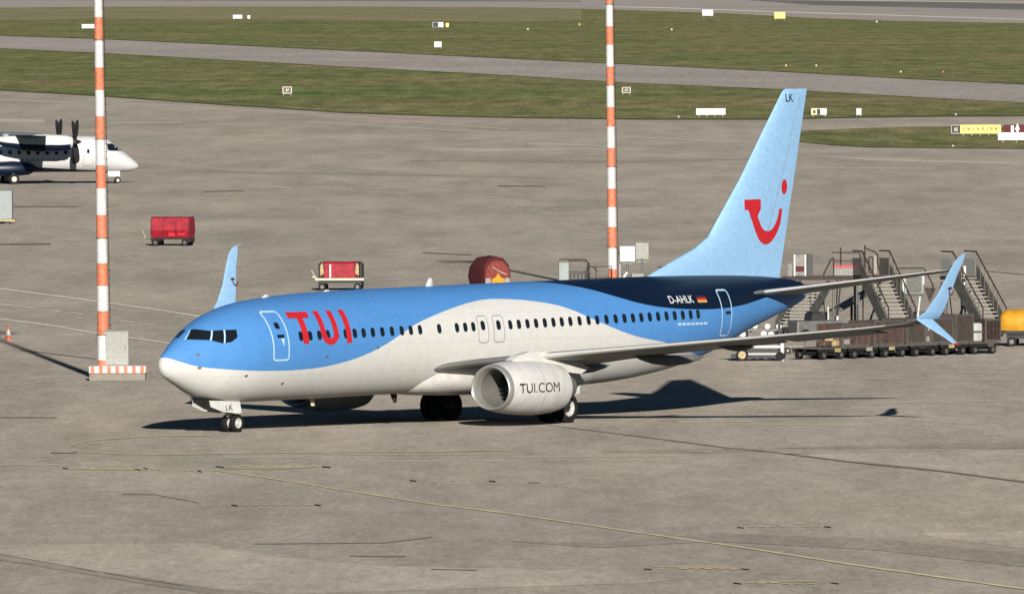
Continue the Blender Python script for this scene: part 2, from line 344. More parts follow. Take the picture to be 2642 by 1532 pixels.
lines('worn_streak',[(c0([(1030,365),(1200,370),(1500,366)]),[2,7,2]),(c0([(1300,353),(1430,357),(1500,360)]),3),(c0([(0,297),(110,298)]),8),(c0([(270,303),(450,301)]),2.5),(c0([(250,330),(320,358)]),1.6),(c0([(0,246),(400,258),(900,290),(1250,318)]),2),
  (c0([(760,300),(1100,320),(1500,335),(1880,352)]),2.2),(c0([(1990,382),(2150,393),(2330,398),(2520,402)]),[2,5,6,5]),(c0([(1980,413),(2300,415)]),2.4),(c0([(620,455),(640,462)]),3),(c0([(640,457),(720,463)]),3),(c0([(780,462),(1000,478)]),1.8),(c0([(900,452),(1020,466),(1100,470)]),1.8),
  (c3([(2000,5),(2520,12)]),2),(c3([(1700,78),(2520,66)]),2),(c3([(1180,178),(1700,185)]),3),(c3([(830,170),(1180,165)]),3),(c3([(2000,165),(2300,178)]),2),(c2([(0,338),(250,338)]),2),(c2([(0,378),(330,380)]),3),(c2([(400,352),(700,350)]),2),(c2([(1100,343),(1500,343)]),3),(c2([(1600,330),(2520,327)]),2),(c2([(1750,360),(2520,362)]),3),(c3([(0,340),(800,338)]),2.5),
  (c0([(1850,915),(2520,918)]),2),(c0([(1900,928),(2520,935)]),2),(c0([(2170,550),(2260,548)]),1.6),(c0([(130,588),(210,592)]),2)],SLT,.010)
sheet('pale_slab',[g2(c3([(1180,325),(1500,328),(2000,318),(2520,303),(3000,300),(3000,520),(2520,455),(2100,402),(1650,357),(1330,322)])),
  g2(c2([(-300,772),(0,772),(500,768),(1020,765),(1060,780),(1130,800),(1400,835),(1900,880),(2520,890),(3000,905),(3400,930),(3200,960),(2400,985),(1400,1016),(1000,985),(700,932),(300,880),(0,825),(-300,790)])),
  g2(c3([(2000,716),(2520,703),(3000,700),(3000,800),(2520,790),(2100,740)]))],PALE,.006)
# faded stand numbers painted flat on the paving: yellow strokes between black ends
gl=random.Random(3)
def stand(P,label):
    (x0,y0),(x1,y1)=P; Ls=[];Bs=[]
    n=9
    for i in range(n):
        a=i/n; u0=x0+(x1-x0)*(a+.02); u1=x0+(x1-x0)*(a+1/n-.02); y=y0+(y1-y0)*a+gl.uniform(-1.6,1.6)
        (Bs if i in(0,n-1) else Ls).append(([(u0,y),(u1,y+(2.2 if i in (0,n-1) else gl.uniform(-.8,.8)))],gl.uniform(1.6,2.6) if i in(0,n-1) else gl.uniform(.7,2.2)))
    lines('stand_marking',Ls,YL,.020); lines('stand_marking_border',Bs,BLK,.020)
stand(c2([(300,398),(700,402)]),''); stand(c2([(700,400),(1000,412)]),''); stand(c2([(1050,388),(1640,388)]),''); stand(c2([(2010,460),(2450,460)]),''); stand(c2([(1130,578),(1590,578)]),'')
stand(c3([(1100,685),(1580,685)]),''); stand(c3([(640,890),(1180,892)]),''); stand(c3([(1080,962),(1620,962)]),'')
lines('stand_patch',[(c2([(380,400),(560,395),(720,402)]),[4,11,4]),(c2([(1100,398),(1400,395),(1560,388)]),[3,8,3]),(c3([(700,880),(1000,882),(1150,890)]),[3,8,3]),(c3([(1180,955),(1500,950)]),[4,8])],mat('yellowish_worn_patch',(.25,.215,.135),.95,var=.3,scale=.3,diffuse=True),.014)
# ================================================================== AIRLINER
# local frame of the airliner: x aft from the nose tip, y to starboard, z up; the port side faces the camera
def A(x,p,z): return (x,-p,z)
air=empty('airliner',(LAT,DIST,0),math.atan2(math.cos(HD),math.sin(HD)),
 'large blue and white airliner with a red smile on its pale blue tail','airliner')
def livery():
    m=bpy.data.materials.new('fuselage_livery'); m.use_nodes=True; N=m.node_tree.nodes; L=m.node_tree.links
    b=N['Principled BSDF']; b.inputs['Roughness'].default_value=.48; b.inputs['Specular IOR Level'].default_value=.35; b.inputs['Coat Weight'].default_value=.06; b.inputs['Coat Roughness'].default_value=.2
    tc=N.new('ShaderNodeTexCoord'); sp=N.new('ShaderNodeSeparateXYZ'); L.new(tc.outputs['Object'],sp.inputs[0])
    def curve(pts):
        mr=N.new('ShaderNodeMapRange'); mr.inputs[1].default_value=-1; mr.inputs[2].default_value=39; L.new(sp.outputs[0],mr.inputs[0])
        fc=N.new('ShaderNodeFloatCurve'); c=fc.mapping.curves[0]
        P=[((x+1)/40,z/6) for x,z in pts]
        c.points[0].location=P[0]; c.points[1].location=P[-1]
        for q in P[1:-1]: c.points.new(*q)
        for q in c.points: q.handle_type='AUTO'
        fc.mapping.update(); L.new(mr.outputs[0],fc.inputs[1])
        s=N.new('ShaderNodeMath'); s.operation='MULTIPLY'; s.inputs[1].default_value=6; L.new(fc.outputs[0],s.inputs[0])
        d=N.new('ShaderNodeMath'); d.operation='SUBTRACT'; L.new(sp.outputs[2],d.inputs[0]); L.new(s.outputs[0],d.inputs[1])
        g=N.new('ShaderNodeMapRange'); g.inputs[1].default_value=-.008; g.inputs[2].default_value=.008; L.new(d.outputs[0],g.inputs[0]); return g
    g1=curve([(-1,3.0),(.08,2.85),(.54,2.70),(1.31,2.49),(2.01,2.41),(2.89,2.34),(4.18,2.29),(5.66,2.29),(7.17,2.37),(8.3,2.52),(9.41,2.75),(10.55,3.1),(11.67,3.54),(12.61,3.88),(13.8,4.17),(15.02,4.41),(16.26,4.60),(17.38,4.69),(18.4,4.67),(19.7,4.58),(20.96,4.41),(21.87,4.19),(22.79,3.87),(23.79,3.56),(24.86,3.26),(25.89,3.05),(27.3,2.85),(29,2.5),(31,2.1),(33,1.6),(39,1.0)])
    g2=curve([(-1,5.95),(17,5.7),(20,5.42),(21.3,5.28),(22.2,5.19),(23.17,5.04),(23.93,4.87),(24.9,4.62),(26.2,4.33),(27.57,4.16),(29.05,4.08),(30.66,4.06),(32.4,4.15),(33.65,4.31),(34.41,4.42),(36,4.62),(39,4.9)])
    nz=N.new('ShaderNodeTexNoise'); nz.inputs['Scale'].default_value=1.6; nz.inputs['Detail'].default_value=9; nz.inputs['Roughness'].default_value=.7; L.new(tc.outputs['Object'],nz.inputs[0])
    mr=N.new('ShaderNodeMapRange'); mr.inputs[1].default_value=.3; mr.inputs[2].default_value=.7; mr.inputs[3].default_value=.92; mr.inputs[4].default_value=1.05; nz.inputs['Scale'].default_value=3.2; L.new(nz.outputs[0],mr.inputs[0])
    def mix(f,a,c):
        x=N.new('ShaderNodeMix'); x.data_type='RGBA'; L.new(f.outputs[0],x.inputs[0])
        if isinstance(a,tuple): x.inputs[6].default_value=(*a,1)
        else: L.new(a.outputs[2],x.inputs[6])
        x.inputs[7].default_value=(*c,1); return x
    q=mix(g2,mix(g1,WHITE,BLUE),NAVY)
    mu=N.new('ShaderNodeMix'); mu.data_type='RGBA'; mu.blend_type='MULTIPLY'; mu.inputs[0].default_value=1; L.new(q.outputs[2],mu.inputs[6]); L.new(mr.outputs[0],mu.inputs[7])
    # darker streaks of grime and panel joints running round the hull
    br=N.new('ShaderNodeTexBrick'); br.inputs['Scale'].default_value=1; br.inputs['Brick Width'].default_value=2.4; br.inputs['Row Height'].default_value=1.05; br.inputs['Mortar Size'].default_value=.012
    cb=N.new('ShaderNodeCombineXYZ'); L.new(sp.outputs[0],cb.inputs[0]); L.new(sp.outputs[2],cb.inputs[1]); L.new(cb.outputs[0],br.inputs[0])
    mm=N.new('ShaderNodeMix'); mm.data_type='RGBA'; mm.blend_type='MULTIPLY'; L.new(mu.outputs[2],mm.inputs[6]); mm.inputs[7].default_value=(.8,.8,.8,1); 
    k=N.new('ShaderNodeMath'); k.operation='MULTIPLY'; k.inputs[1].default_value=.6; L.new(br.outputs['Fac'],k.inputs[0]); L.new(k.outputs[0],mm.inputs[0])
    L.new(mm.outputs[2],b.inputs['Base Color']); return m
LIV=livery()
xs=[i*.05 for i in range(40)]+[2+i*.1 for i in range(50)]+[7+i*.25 for i in range(72)]+[25+i*.15 for i in range(87)]
xs=[max(x,.004) for x in xs if x<38.05]+[38.05]
fz=MB(); NR=96
fz.loft([[A(*ring(x,2*math.pi*i/NR)) for i in range(NR)] for x in xs])
fz.build('fuselage',LIV,air,smooth=60)
def onhull(off,port=1):
    def f(x,z):
        p=side(x,z); e=.02
        px=(side(x+e,z)-side(max(0,x-e),z))/(2*e if x>e else x+e); pz=(side(x,z+e)-side(x,z-e))/(2*e)
        n=Vector((-px,1,-pz)).normalized()
        q=Vector((x,p,z))+n*off
        return (q.x,-q.y*port,q.z)
    return f
def strip(pts,w,closed=True):
    """thin closed outline of width w, as quads in the x-z plane"""
    P=[Vector((a,0,b)) for a,b in pts]; n=len(P); polys=[]
    inn=[];out=[]
    for i in range(n):
        a,b,c=P[i-1],P[i],P[(i+1)%n]
        t=((b-a).normalized()+(c-b).normalized()).normalized(); nn=Vector((-t.z,0,t.x))
        k=w/2/max(.5,nn.dot(Vector((-(c-b).normalized().z,0,(c-b).normalized().x))))
        inn.append(b+nn*k); out.append(b-nn*k)
    for i in range(n):
        j=(i+1)%n; polys.append([(q.x,q.z) for q in (inn[i],inn[j],out[j],out[i])])
    return poly_mesh(polys)
def rrect(x0,x1,z0,z1,r,n=4):
    P=[]
    for cx,cz,a in ((x1-r,z1-r,0),(x0+r,z1-r,90),(x0+r,z0+r,180),(x1-r,z0+r,270)):
        for i in range(n+1):
            t=math.radians(a+90*i/n); P.append((cx+r*math.cos(t),cz+r*math.sin(t)))
    return P
# passenger doors: panel > edging, window, handle
for x0,x1,z0,z1,lab in ((4.34,5.14,2.68,4.46,'front passenger door outlined in pale blue'),(31.03,31.72,3.02,4.76,'rear passenger door outlined in white across navy and blue')):
    d=conform(poly_mesh([rrect(x0,x1,z0,z1,.12)]),onhull(.006),.15,'passenger_door',LIV,air,lab)
    conform(strip(rrect(x0,x1,z0,z1,.12),.062),onhull(.012),.15,'door_edging','edge',d)
    conform(poly_mesh([rrect((x0+x1)/2-.12,(x0+x1)/2+.12,z0+1.15,z0+1.38,.06)]),onhull(.014),.1,'door_window','glass',d)
    conform(poly_mesh([rrect(x0+.25,x0+.62,z0+.82,z0+.94,.04)]),onhull(.014),.1,'door_handle','glass',d)
    if x0<10: conform(poly_mesh([[(x0+.42,z0+.80),(x0+.60,z0+.80),(x0+.53,z0+.5)]]),onhull(.014),.1,'door_decal','edge',d)
for x0,x1 in ((16.08,16.66),(16.98,17.6)):
    d=conform(poly_mesh([rrect(x0,x1,3.08,4.08,.14)]),onhull(.006),.12,'emergency_exit',LIV,air)
    conform(strip(rrect(x0,x1,3.08,4.08,.14),.03),onhull(.012),.12,'exit_edging','gline',d)
    conform(poly_mesh([rrect((x0+x1)/2-.13,(x0+x1)/2+.12,3.54,3.90,.11)]),onhull(.014),.1,'exit_window','glass',d)
wins=[5.84,6.35,6.87,7.36,7.87,8.38,8.9,9.41,9.94,10.49,11.05,11.62,12.14,12.68,13.8,14.84,15.33,15.80,17.98,18.49,19.0,19.51,20.03,20.54,21.04,21.55,22.1,22.64,23.16,23.72,24.27,24.8,25.31,25.81,26.32,26.83,27.35,27.86,28.37,28.88,29.37]
for x in wins:
    zc=3.54+(x-5.8)*.0146
    conform(poly_mesh([rrect(x-.118,x+.118,zc-.175,zc+.175,.1,3)]),onhull(.012),.12,'cabin_window','glass',air)
# cockpit glazing
for P in ([(1.07,3.50),(1.75,3.47),(1.99,3.80),(1.60,3.87),(1.50,3.83)],[(1.81,3.45),(2.19,3.34),(2.40,3.83),(2.05,3.81)],[(2.26,3.36),(2.5,3.39),(2.79,3.56),(2.88,3.84),(2.47,3.83)]):
    conform(poly_mesh([P]),onhull(.012),.1,'cockpit_window','glass',air)
def ontop(x,p):
    top,bot,hw=prof(x); zc=bot+(top-bot)*.52; e=.02
    f=lambda x,p:(lambda t,b,h:(b+(t-b)*.52)+(t-(b+(t-b)*.52))*math.sqrt(max(0,1-(p/h)**2)))(*prof(x))
    n=Vector((-(f(x+e,p)-f(x-e,p))/(2*e),-(f(x,p+e)-f(x,p-e))/(2*e),1)).normalized(); q=Vector((x,p,f(x,p)))+n*.014
    return (q.x,-q.y,q.z)
conform(poly_mesh([[(1.00,-.03),(1.47,-.03),(1.60,-.55),(1.30,-.72)]]),ontop,.1,'cockpit_window','glass',air)
for P in ([(1.755,3.47),(1.80,3.455),(2.045,3.81),(1.995,3.81)],[(2.20,3.345),(2.25,3.36),(2.46,3.83),(2.41,3.83)],[(1.02,3.49),(1.07,3.50),(1.50,3.84),(1.46,3.80)]):
    conform(poly_mesh([P]),onhull(.016),.1,'window_post','edge',air)
# red lettering along the front hull
T=[[(5.50,4.20),(5.54,4.42),(6.66,4.42),(6.60,4.20)],[(5.93,4.20),(6.24,4.20),(6.24,3.26),(5.93,3.26)]]
def arc(cx,cz,r0,r1,a0,a1,n=10,ex=1):
    out=[]
    for i in range(n):
        t0=math.radians(a0+(a1-a0)*i/n); t1=math.radians(a0+(a1-a0)*(i+1)/n)
        out.append([(cx+r0*math.cos(t0)*ex,cz+r0*math.sin(t0)),(cx+r1*math.cos(t0)*ex,cz+r1*math.sin(t0)),(cx+r1*math.cos(t1)*ex,cz+r1*math.sin(t1)),(cx+r0*math.cos(t1)*ex,cz+r0*math.sin(t1))])
    return out
conform(poly_mesh(T),onhull(.020),.12,'lettering','red',air,'red letter T')
U=[[(6.98,4.44),(7.26,4.44),(7.26,3.62),(6.98,3.62)],[(7.70,4.44),(7.98,4.44),(7.98,3.62),(7.70,3.62)]]+arc(7.48,3.62,.22,.50,180,360,12)
for q in U[2:]:
    for i,(a,b) in enumerate(q): q[i]=(a,3.62+(b-3.62)*.86)
conform(poly_mesh(U),onhull(.020),.12,'lettering','red',air,'red letter U')
conform(poly_mesh([[(8.40,4.46),(8.69,4.46),(8.69,3.24),(8.40,3.24)]]),onhull(.020),.12,'lettering','red',air,'red letter I')
conform(text_bm('D-AHLK',27.80,29.32,4.32,4.60,.01),onhull(.014),.15,'registration_lettering','swht',air,'small white letters D-AHLK')
fl=conform(poly_mesh([[(29.55,4.50),(30.15,4.50),(30.15,4.59),(29.55,4.59)]]),onhull(.013),.2,'flag','dark',air,'small black, red and gold flag')
conform(poly_mesh([[(29.55,4.41),(30.15,4.41),(30.15,4.50),(29.55,4.50)]]),onhull(.013),.2,'flag_stripe','red',fl)
conform(poly_mesh([[(29.55,4.32),(30.15,4.32),(30.15,4.41),(29.55,4.41)]]),onhull(.013),.2,'flag_stripe','gold',fl)
conform(poly_mesh([[(28.0+i*.29,3.48),(28.0+i*.29+.23,3.48),(28.0+i*.29+.23,3.57),(28.0+i*.29,3.57)] for i in range(7)]),onhull(.013),.2,'small_lettering','edge',air,'row of tiny pale lettering')
for x,z in ((1.2,2.95),(1.25,2.46),(3.14,2.13),(5.19,1.8),(7.3,2.75),(10.2,3.02)):
    conform(poly_mesh([rrect(x-.07,x+.07,z-.04,z+.04,.03)]),onhull(.012),.2,'sensor_port','steel',air)
# belly fairing and top aerials
bf=MB(); R=[]
for x,w,zb in ((12.8,.7,1.34),(13.5,1.3,1.20),(14.4,1.62,1.12),(15.8,1.80,1.08),(18,1.86,1.06),(20.5,1.86,1.07),(22,1.78,1.12),(23.5,1.3,1.22),(24.8,.7,1.34)):
    R.append([A(x,w*(1 if math.sin(t)>=0 else -1)*abs(math.sin(t))**.75,2.0+(.6 if math.cos(t)>0 else 2.0-zb)*(1 if math.cos(t)>0 else -1)*abs(math.cos(t))**.75) for t in [2*math.pi*i/48 for i in range(48)]])
bf.loft(R).build('belly_fairing','white',air,smooth=50)
for x,h,m_ in ((5.9,.10,'white'),(15.4,.30,'bright'),(9.4,.06,'white')):
    t=prof(x)[0]; MB().loft([[(x-.22+k,y,t-.03) for k,y in ((0,0),(.22,.05),(.45,0),(.22,-.05))],[(x+k,y,t+h) for k,y in ((0,0),(.1,.015),(.2,0),(.1,-.015))]]).build('aerial',m_,air)
MB().loft([[(13.1+k,y,1.2) for k,y in ((0,0),(.2,.04),(.42,0),(.2,-.04))],[(13.3+k,y,.86) for k,y in ((0,0),(.1,.015),(.2,0),(.1,-.015))]]).build('aerial','rust',air); MB().loft([[(8.4+k,y,1.2) for k,y in ((0,0),(.15,.03),(.3,0),(.15,-.03))],[(8.55+k,y,.86) for k,y in ((0,0),(.1,.015),(.2,0),(.1,-.015))]]).build('aerial','cream',air)
# ------------------------------------------------------------------ flying surfaces
def foil(n=14,t=.12):
    up=[];lo=[]
    for i in range(n+1):
        x=(1-math.cos(math.pi*i/n))/2
        y=5*t*(.275*math.sqrt(x)-.06*x-.385*x*x+.2843*x**3-.1036*x**4)
        up.append((x,y*.8)); lo.append((x,-y*.55))
    return list(reversed(up))+lo[1:-1]
def section(x,p,z,c,cant,t,tw=0,n=14):
    out=[]
    for a,b in foil(n,t):
        dx=a*c; dz=b*c - math.sin(tw)*a*c
        out.append(Vector((x+dx,p-math.sin(cant)*dz,z+math.cos(cant)*dz)))
    return out
def surf(secs,sgn,name,m,parent,rng=None,off=0,smooth=50):
    rings=[]
    for s_ in secs:
        q=section(*s_)
        if rng: q=q[rng[0]:rng[1]]
        rings.append(q)
    if off:
        for i,(r,s_) in enumerate(zip(rings,secs)):
            c=Vector((s_[0]+s_[3]*.3,s_[1],s_[2]))
            rings[i]=[v+(v-c).normalized()*off for v in r]
    mb=MB(); mb.loft([[ (v.x,-v.y*sgn,v.z) for v in r] for r in rings],close=not rng)
    return mb.build(name,m,parent,smooth=smooth)
D=math.radians
for sgn in (1,-1):
    wz=lambda p:2.60+(p-4.8)*.096
    WS=[(13.65,1.5,2.12,7.25,D(5),.105,D(2.2)),(14.45,2.5,2.32,6.4,D(5),.10,D(2.4)),(15.9,4.8,wz(4.8),5.2,D(5.5),.10,D(2.5)),(16.55,6.0,wz(6),4.65,D(5.5),.10,D(2.5)),
        (17.9,8.8,wz(8.8),3.85,D(5.5),.095,D(2.3)),(20.0,12.9,wz(12.9),2.75,D(5.5),.09,D(2)),(21.6,16.0,wz(16),1.93,D(5.5),.085,D(1.5)),(22.0,16.7,wz(16.7)+.02,1.75,D(9),.085,D(1.3))]
    w=surf(WS,sgn,'wing','wing',air)
    sl_=[(a,b,c,d,e,f,g) for a,b,c,d,e,f,g in WS if b>4.5]
    surf(sl_,sgn,'leading_edge_slat','ledge',w,(12,17),.02)
    # winglet with its lower blade
    WL=[(22.0,16.7,wz(16.7)+.02,1.75,D(9),.085),(22.5,17.1,3.83,1.68,D(25),.085),(23.02,17.36,3.99,1.42,D(50),.08),(23.45,17.5,4.28,1.08,D(70),.08),(23.95,17.66,4.9,.80,D(77),.08),(24.33,17.82,5.6,.62,D(77),.08),(24.63,17.93,6.1,.53,D(77),.08),(24.86,17.97,6.3,.36,D(77),.06),(25.08,17.99,6.41,.12,D(77),.06),(25.5,18.01,6.50,.03,D(77),.06)]
    wl=surf(WL[1:],sgn,'winglet','lblue',w)
    surf(WL[:3],sgn,'winglet_root','wing',w,None,.004)
    SB=[(23.0,17.42,3.98,.95,D(-45),.09),(23.45,17.66,3.66,.75,D(-50),.09),(24.0,17.95,3.3,.45,D(-52),.08),(24.3,18.1,3.08,.27,D(-52),.08)]
    surf(SB,sgn,'lower_winglet_blade','lblue',w)
    surf([(24.3,18.1,3.08,.27,D(-52),.10),(24.5,18.17,3.0,.12,D(-52),.08)],sgn,'blade_tip','red',w)
    # small smile mark on both faces of the winglet
    for face in (1,-1):
        def onwl(u_,v_,face=face):
            p=17.74+(v_-5.2)*.24+(.055 if face>0 else -.055); return (u_,-p*sgn,v_)
        mk=arc(24.70,5.06,.15,.21,165,350,8,.8)+[[(24.46,5.08),(24.68,5.10),(24.68,5.18),(24.46,5.17)]]
        conform(poly_mesh(mk),onwl,.5,'winglet_mark','dred',w)
    # flap track fairings
    for p,x0,ln in ((3.4,18.0,4.0),(6.8,19.3,4.2),(10.2,20.0,2.3)):
        q_=1 if p<9 else .55; f=MB(); z0=wz(p)-(.22 if p<9 else .10)
        f.loft([[A(x0+ln*k,p+r*q_*.55*math.cos(t),z0-.12*k+r*q_*math.sin(t)-(0.16*q_*math.sin(math.pi*k))) for t in [2*math.pi*i/14 for i in range(14)]] for k,r in ((0,.02),(.08,.10),(.25,.18),(.5,.22),(.75,.17),(.92,.09),(1,.015))]) if sgn>0 else \
        f.loft([[A(x0+ln*k,-p+r*q_*.55*math.cos(t),z0-.12*k+r*q_*math.sin(t)-(0.16*q_*math.sin(math.pi*k))) for t in [2*math.pi*i/14 for i in range(14)]] for k,r in ((0,.02),(.08,.10),(.25,.18),(.5,.22),(.75,.17),(.92,.09),(1,.015))])
        f.build('flap_track_fairing','under',w,smooth=50)
    # flap and aileron joints
    for p0,p1 in ((2.6,5.6),(6.2,11.6),(12.0,15.6)):
        def te(p):
            for a,b in zip(WS[:-1],WS[1:]):
                if a[1]<=p<=b[1]:
                    k=(p-a[1])/(b[1]-a[1]); return a[0]+a[3]+(b[0]+b[3]-a[0]-a[3])*k
        f=MB(); f.loft([[A(te(p)-.9,sgn*p,wz(p)-.10),A(te(p)-.9,sgn*p,wz(p)+.02),A(te(p)+.10,sgn*p,wz(p)-.16),A(te(p)+.10,sgn*p,wz(p)-.19)] for p in (p0,p1)]); f.build('trailing_edge_flap','wing',w)
    # horizontal stabiliser
    HS=[(33.0,.5,4.50,4.4,D(8),.09),(33.85,1.4,4.64,3.75,D(8),.09),(37.25,6.6,5.38,1.55,D(8),.085),(37.62,7.05,5.45,1.2,D(8),.07),(37.95,7.17,5.47,.8,D(8),.05)]
    h=surf(HS,sgn,'horizontal_stabiliser','wing',air)
    surf(HS[1:],sgn,'leading_edge','ledge',h,(12,17),.018)
    f=MB(); f.loft([[A(x,sgn*p,z-.04),A(x,sgn*p,z+.04),A(x+w_,sgn*p,z+.005),A(x+w_,sgn*p,z-.01)] for x,p,z,w_ in ((36.85,1.6,4.74,.75),(38.3,6.5,5.41,.45))]); f.build('elevator','wing',h)
# fin
FT=[(28.3,5.30),(29.95,5.89),(31.31,6.35),(32.14,6.78),(32.59,7.31),(34.07,8.95),(35.45,10.72),(36.76,12.36),(36.92,12.44)]
def finLE(z):
    for a,b in zip(FT[:-1],FT[1:]):
        if a[1]<=z<=b[1]: return a[0]+(b[0]-a[0])*(z-a[1])/(b[1]-a[1])
    return FT[-1][0]
def finTE(z): return 36.55+(z-5.2)*.2405
fth=lambda a,t:5*t*(.2969*math.sqrt(a)-.126*a-.3516*a*a+.2843*a**3-.1036*a**4)
fr=[]
for z in [4.9,5.3,5.5,5.7,5.89,6.1,6.35,6.55,6.78,7.0,7.31,7.7,8.3,8.95,9.8,10.72,11.5,12.1,12.28,12.38,12.44]:
    l=finLE(max(z,5.3)) ; c=finTE(z)-l; t=min(.10,.42/c)*(1 if z<12.3 else .6)
    ff=[(1-math.cos(math.pi*i/16))/2 for i in range(17)]
    fr.append([(l+a*c,fth(a,t)*c,z) for a in reversed(ff)]+[(l+a*c,-fth(a,t)*c,z) for a in ff[1:-1]])
fin=MB().loft(fr).build('fin','lblue',air,smooth=50)
def onfin(x,z,o=.012):
    l=finLE(z); c=finTE(z)-l; t=min(.10,.42/c); a=min(1,max(0,(x-l)/c))
    y=5*t*(.2969*math.sqrt(a)-.126*a-.3516*a*a+.2843*a**3-.1036*a**4)*c
    return (x,-(y+o),z)
def crom(P,n=5):
    out=[]
    for i in range(len(P)-1):
        a,b,c,d=P[max(0,i-1)],P[i],P[i+1],P[min(len(P)-1,i+2)]
        for k in range(n):
            t=k/n; out.append(tuple(.5*(2*b[m]+(c[m]-a[m])*t+(2*a[m]-5*b[m]+4*c[m]-d[m])*t*t+(3*b[m]-a[m]-3*c[m]+d[m])*t**3) for m in (0,1)))
    return out+[P[-1]]
SM=[(34.14,8.19),(35.16,8.20),(35.18,7.84)]+crom([(34.93,7.80),(34.97,7.55),(35.12,7.28),(35.32,7.06),(35.56,6.96),(35.85,6.98),(36.12,7.16),(36.33,7.48),(36.44,7.82)])+crom([(36.64,7.80),(36.55,7.32),(36.32,6.90),(35.95,6.56),(35.53,6.44),(35.12,6.61),(34.80,7.02),(34.6,7.4),(34.48,7.78)])+[(34.14,7.80)]
conform(poly_mesh([SM]),onfin,.2,'smile_mark','red',fin,'red smile-shaped mark')
conform(poly_mesh([[(36.77+.2*math.cos(t),8.65+.29*math.sin(t)) for t in [2*math.pi*i/24 for i in range(24)]]]),onfin,.2,'dot_mark','red',fin,'red dot above the smile')
conform(text_bm('LK',36.86,37.34,11.94,12.26,.012),onfin,.2,'fin_lettering','navy',fin,'dark letters LK')
# rudder joint: a fine dark gap line following the hinge
conform(poly_mesh([[(finTE(z0)-.30*(finTE(z0)-finLE(z0))*.9,z0),(finTE(z0)-.30*(finTE(z0)-finLE(z0))*.9+.02,z0),(finTE(z1)-.30*(finTE(z1)-finLE(z1))*.9+.02,z1),(finTE(z1)-.30*(finTE(z1)-finLE(z1))*.9,z1)] for z0,z1 in ((6.4,8.2),(8.2,10),(10,12.2))]),onfin,.4,'rudder_joint','gline',fin)
# ------------------------------------------------------------------ engines
def nac(prof_,c,n=48,flat=True):
    rings=[]
    for x,r in prof_:
        k=max(0,min(1,(16.4-x)/3.2)); q=[]
        for i in range(n):
            t=2*math.pi*i/n; yy=r*math.cos(t)*(1+.05*k); zz=r*math.sin(t)
            if zz<0: zz*=1-.16*k; 
            q.append((x,c[0]+yy,c[1]+zz))
        rings.append(q)
    return rings
for sgn in (1,-1):
    cy,cz=-4.83*sgn,1.42
    e=MB(); e.loft(nac([(13.42,.955),(13.6,.985),(14.0,1.03),(14.6,1.06),(15.3,1.06),(15.9,1.02),(16.5,.95),(17.0,.86),(17.0,.80),(16.4,.8)],(cy,cz)),cap0=False,cap1=False)
    en=e.build('engine','white',air,smooth=45)
    MB().loft(nac([(13.6,.76),(13.42,.775),(13.3,.795),(13.22,.83),(13.19,.865),(13.2,.89),(13.25,.915),(13.33,.94),(13.42,.957)],(cy,cz)),cap0=False,cap1=False).build('intake_lip','lip',en,smooth=60)
    MB().loft(nac([(13.6,.762),(14.0,.765),(14.5,.77),(14.9,.77)],(cy,cz)),cap0=False,cap1=False).build('intake_duct','duct',en,smooth=60)
    MB().lathe([(0,.02),(.0,.78)],(14.85,cy,cz),(1,0,0),40).build('fan_casing','rubber',en)
    MB().lathe([(-.48,.0),(-.4,.06),(-.2,.17),(0,.24),(.12,.25)],(14.6,cy,cz),(1,0,0),28).build('spinner','steel',en,smooth=60)
    b=MB()
    for k in range(24):
        t=2*math.pi*k/24; q=[]
        for r,w_,tw in ((.22,.10,.5),(.5,.13,.8),(.76,.16,1.1)):
            ax=Vector((0,math.cos(t),math.sin(t))); tn=Vector((0,-math.sin(t),math.cos(t))); c0=Vector((14.62,cy,cz))+ax*r
            dv=(Vector((1,0,0))*math.cos(tw)+tn*math.sin(tw))*w_*.5; q.append((c0-dv,c0+dv))
        b.add([v for pr in q for v in pr],[(0,1,3,2),(2,3,5,4)])
    b.build('fan_blades','blade',en)
    MB().lathe([(16.3,.66),(17.0,.60),(17.4,.50),(17.8,.42),(17.8,.36),(17.4,.36)],(0,cy,cz),(1,0,0),32).build('core_cowl','under',en,smooth=50)
    MB().lathe([(17.4,.30),(17.8,.24),(18.2,.1),(18.35,.01)],(0,cy,cz),(1,0,0),24).build('exhaust_cone','dark',en,smooth=50)
    py=[(14.25,2.48),(14.6,2.66),(15.4,2.80),(16.3,2.78),(17.6,2.5),(18.9,2.12),(18.35,1.90),(17.2,2.02),(16.2,2.36),(15.0,2.42)]
    MB().prism(py,lambda x,z:(x,cy-.16,z),lambda x,z:(x,cy+.16,z)).build('pylon','white',en)
    if sgn>0:
        def onnac(x,z):
            r=1.06-max(0,x-15.3)*.07; k=max(0,min(1,(16.4-x)/3.2)); s_=(z-cz)/(r*(1-.16*k) if z<cz else r)
            return (x,cy-(r*math.sqrt(max(0,1-s_*s_))*(1+.05*k)+.014),z)
        conform(text_bm('TUI.COM',13.62,16.05,1.30,1.66,.0),onnac,.2,'engine_lettering','dark',en,'dark lettering TUI.COM')
        conform(poly_mesh([[(15.15,.75),(15.165,.75),(15.165,2.3),(15.15,2.3)]]),onnac,.1,'cowl_joint','gline',en)
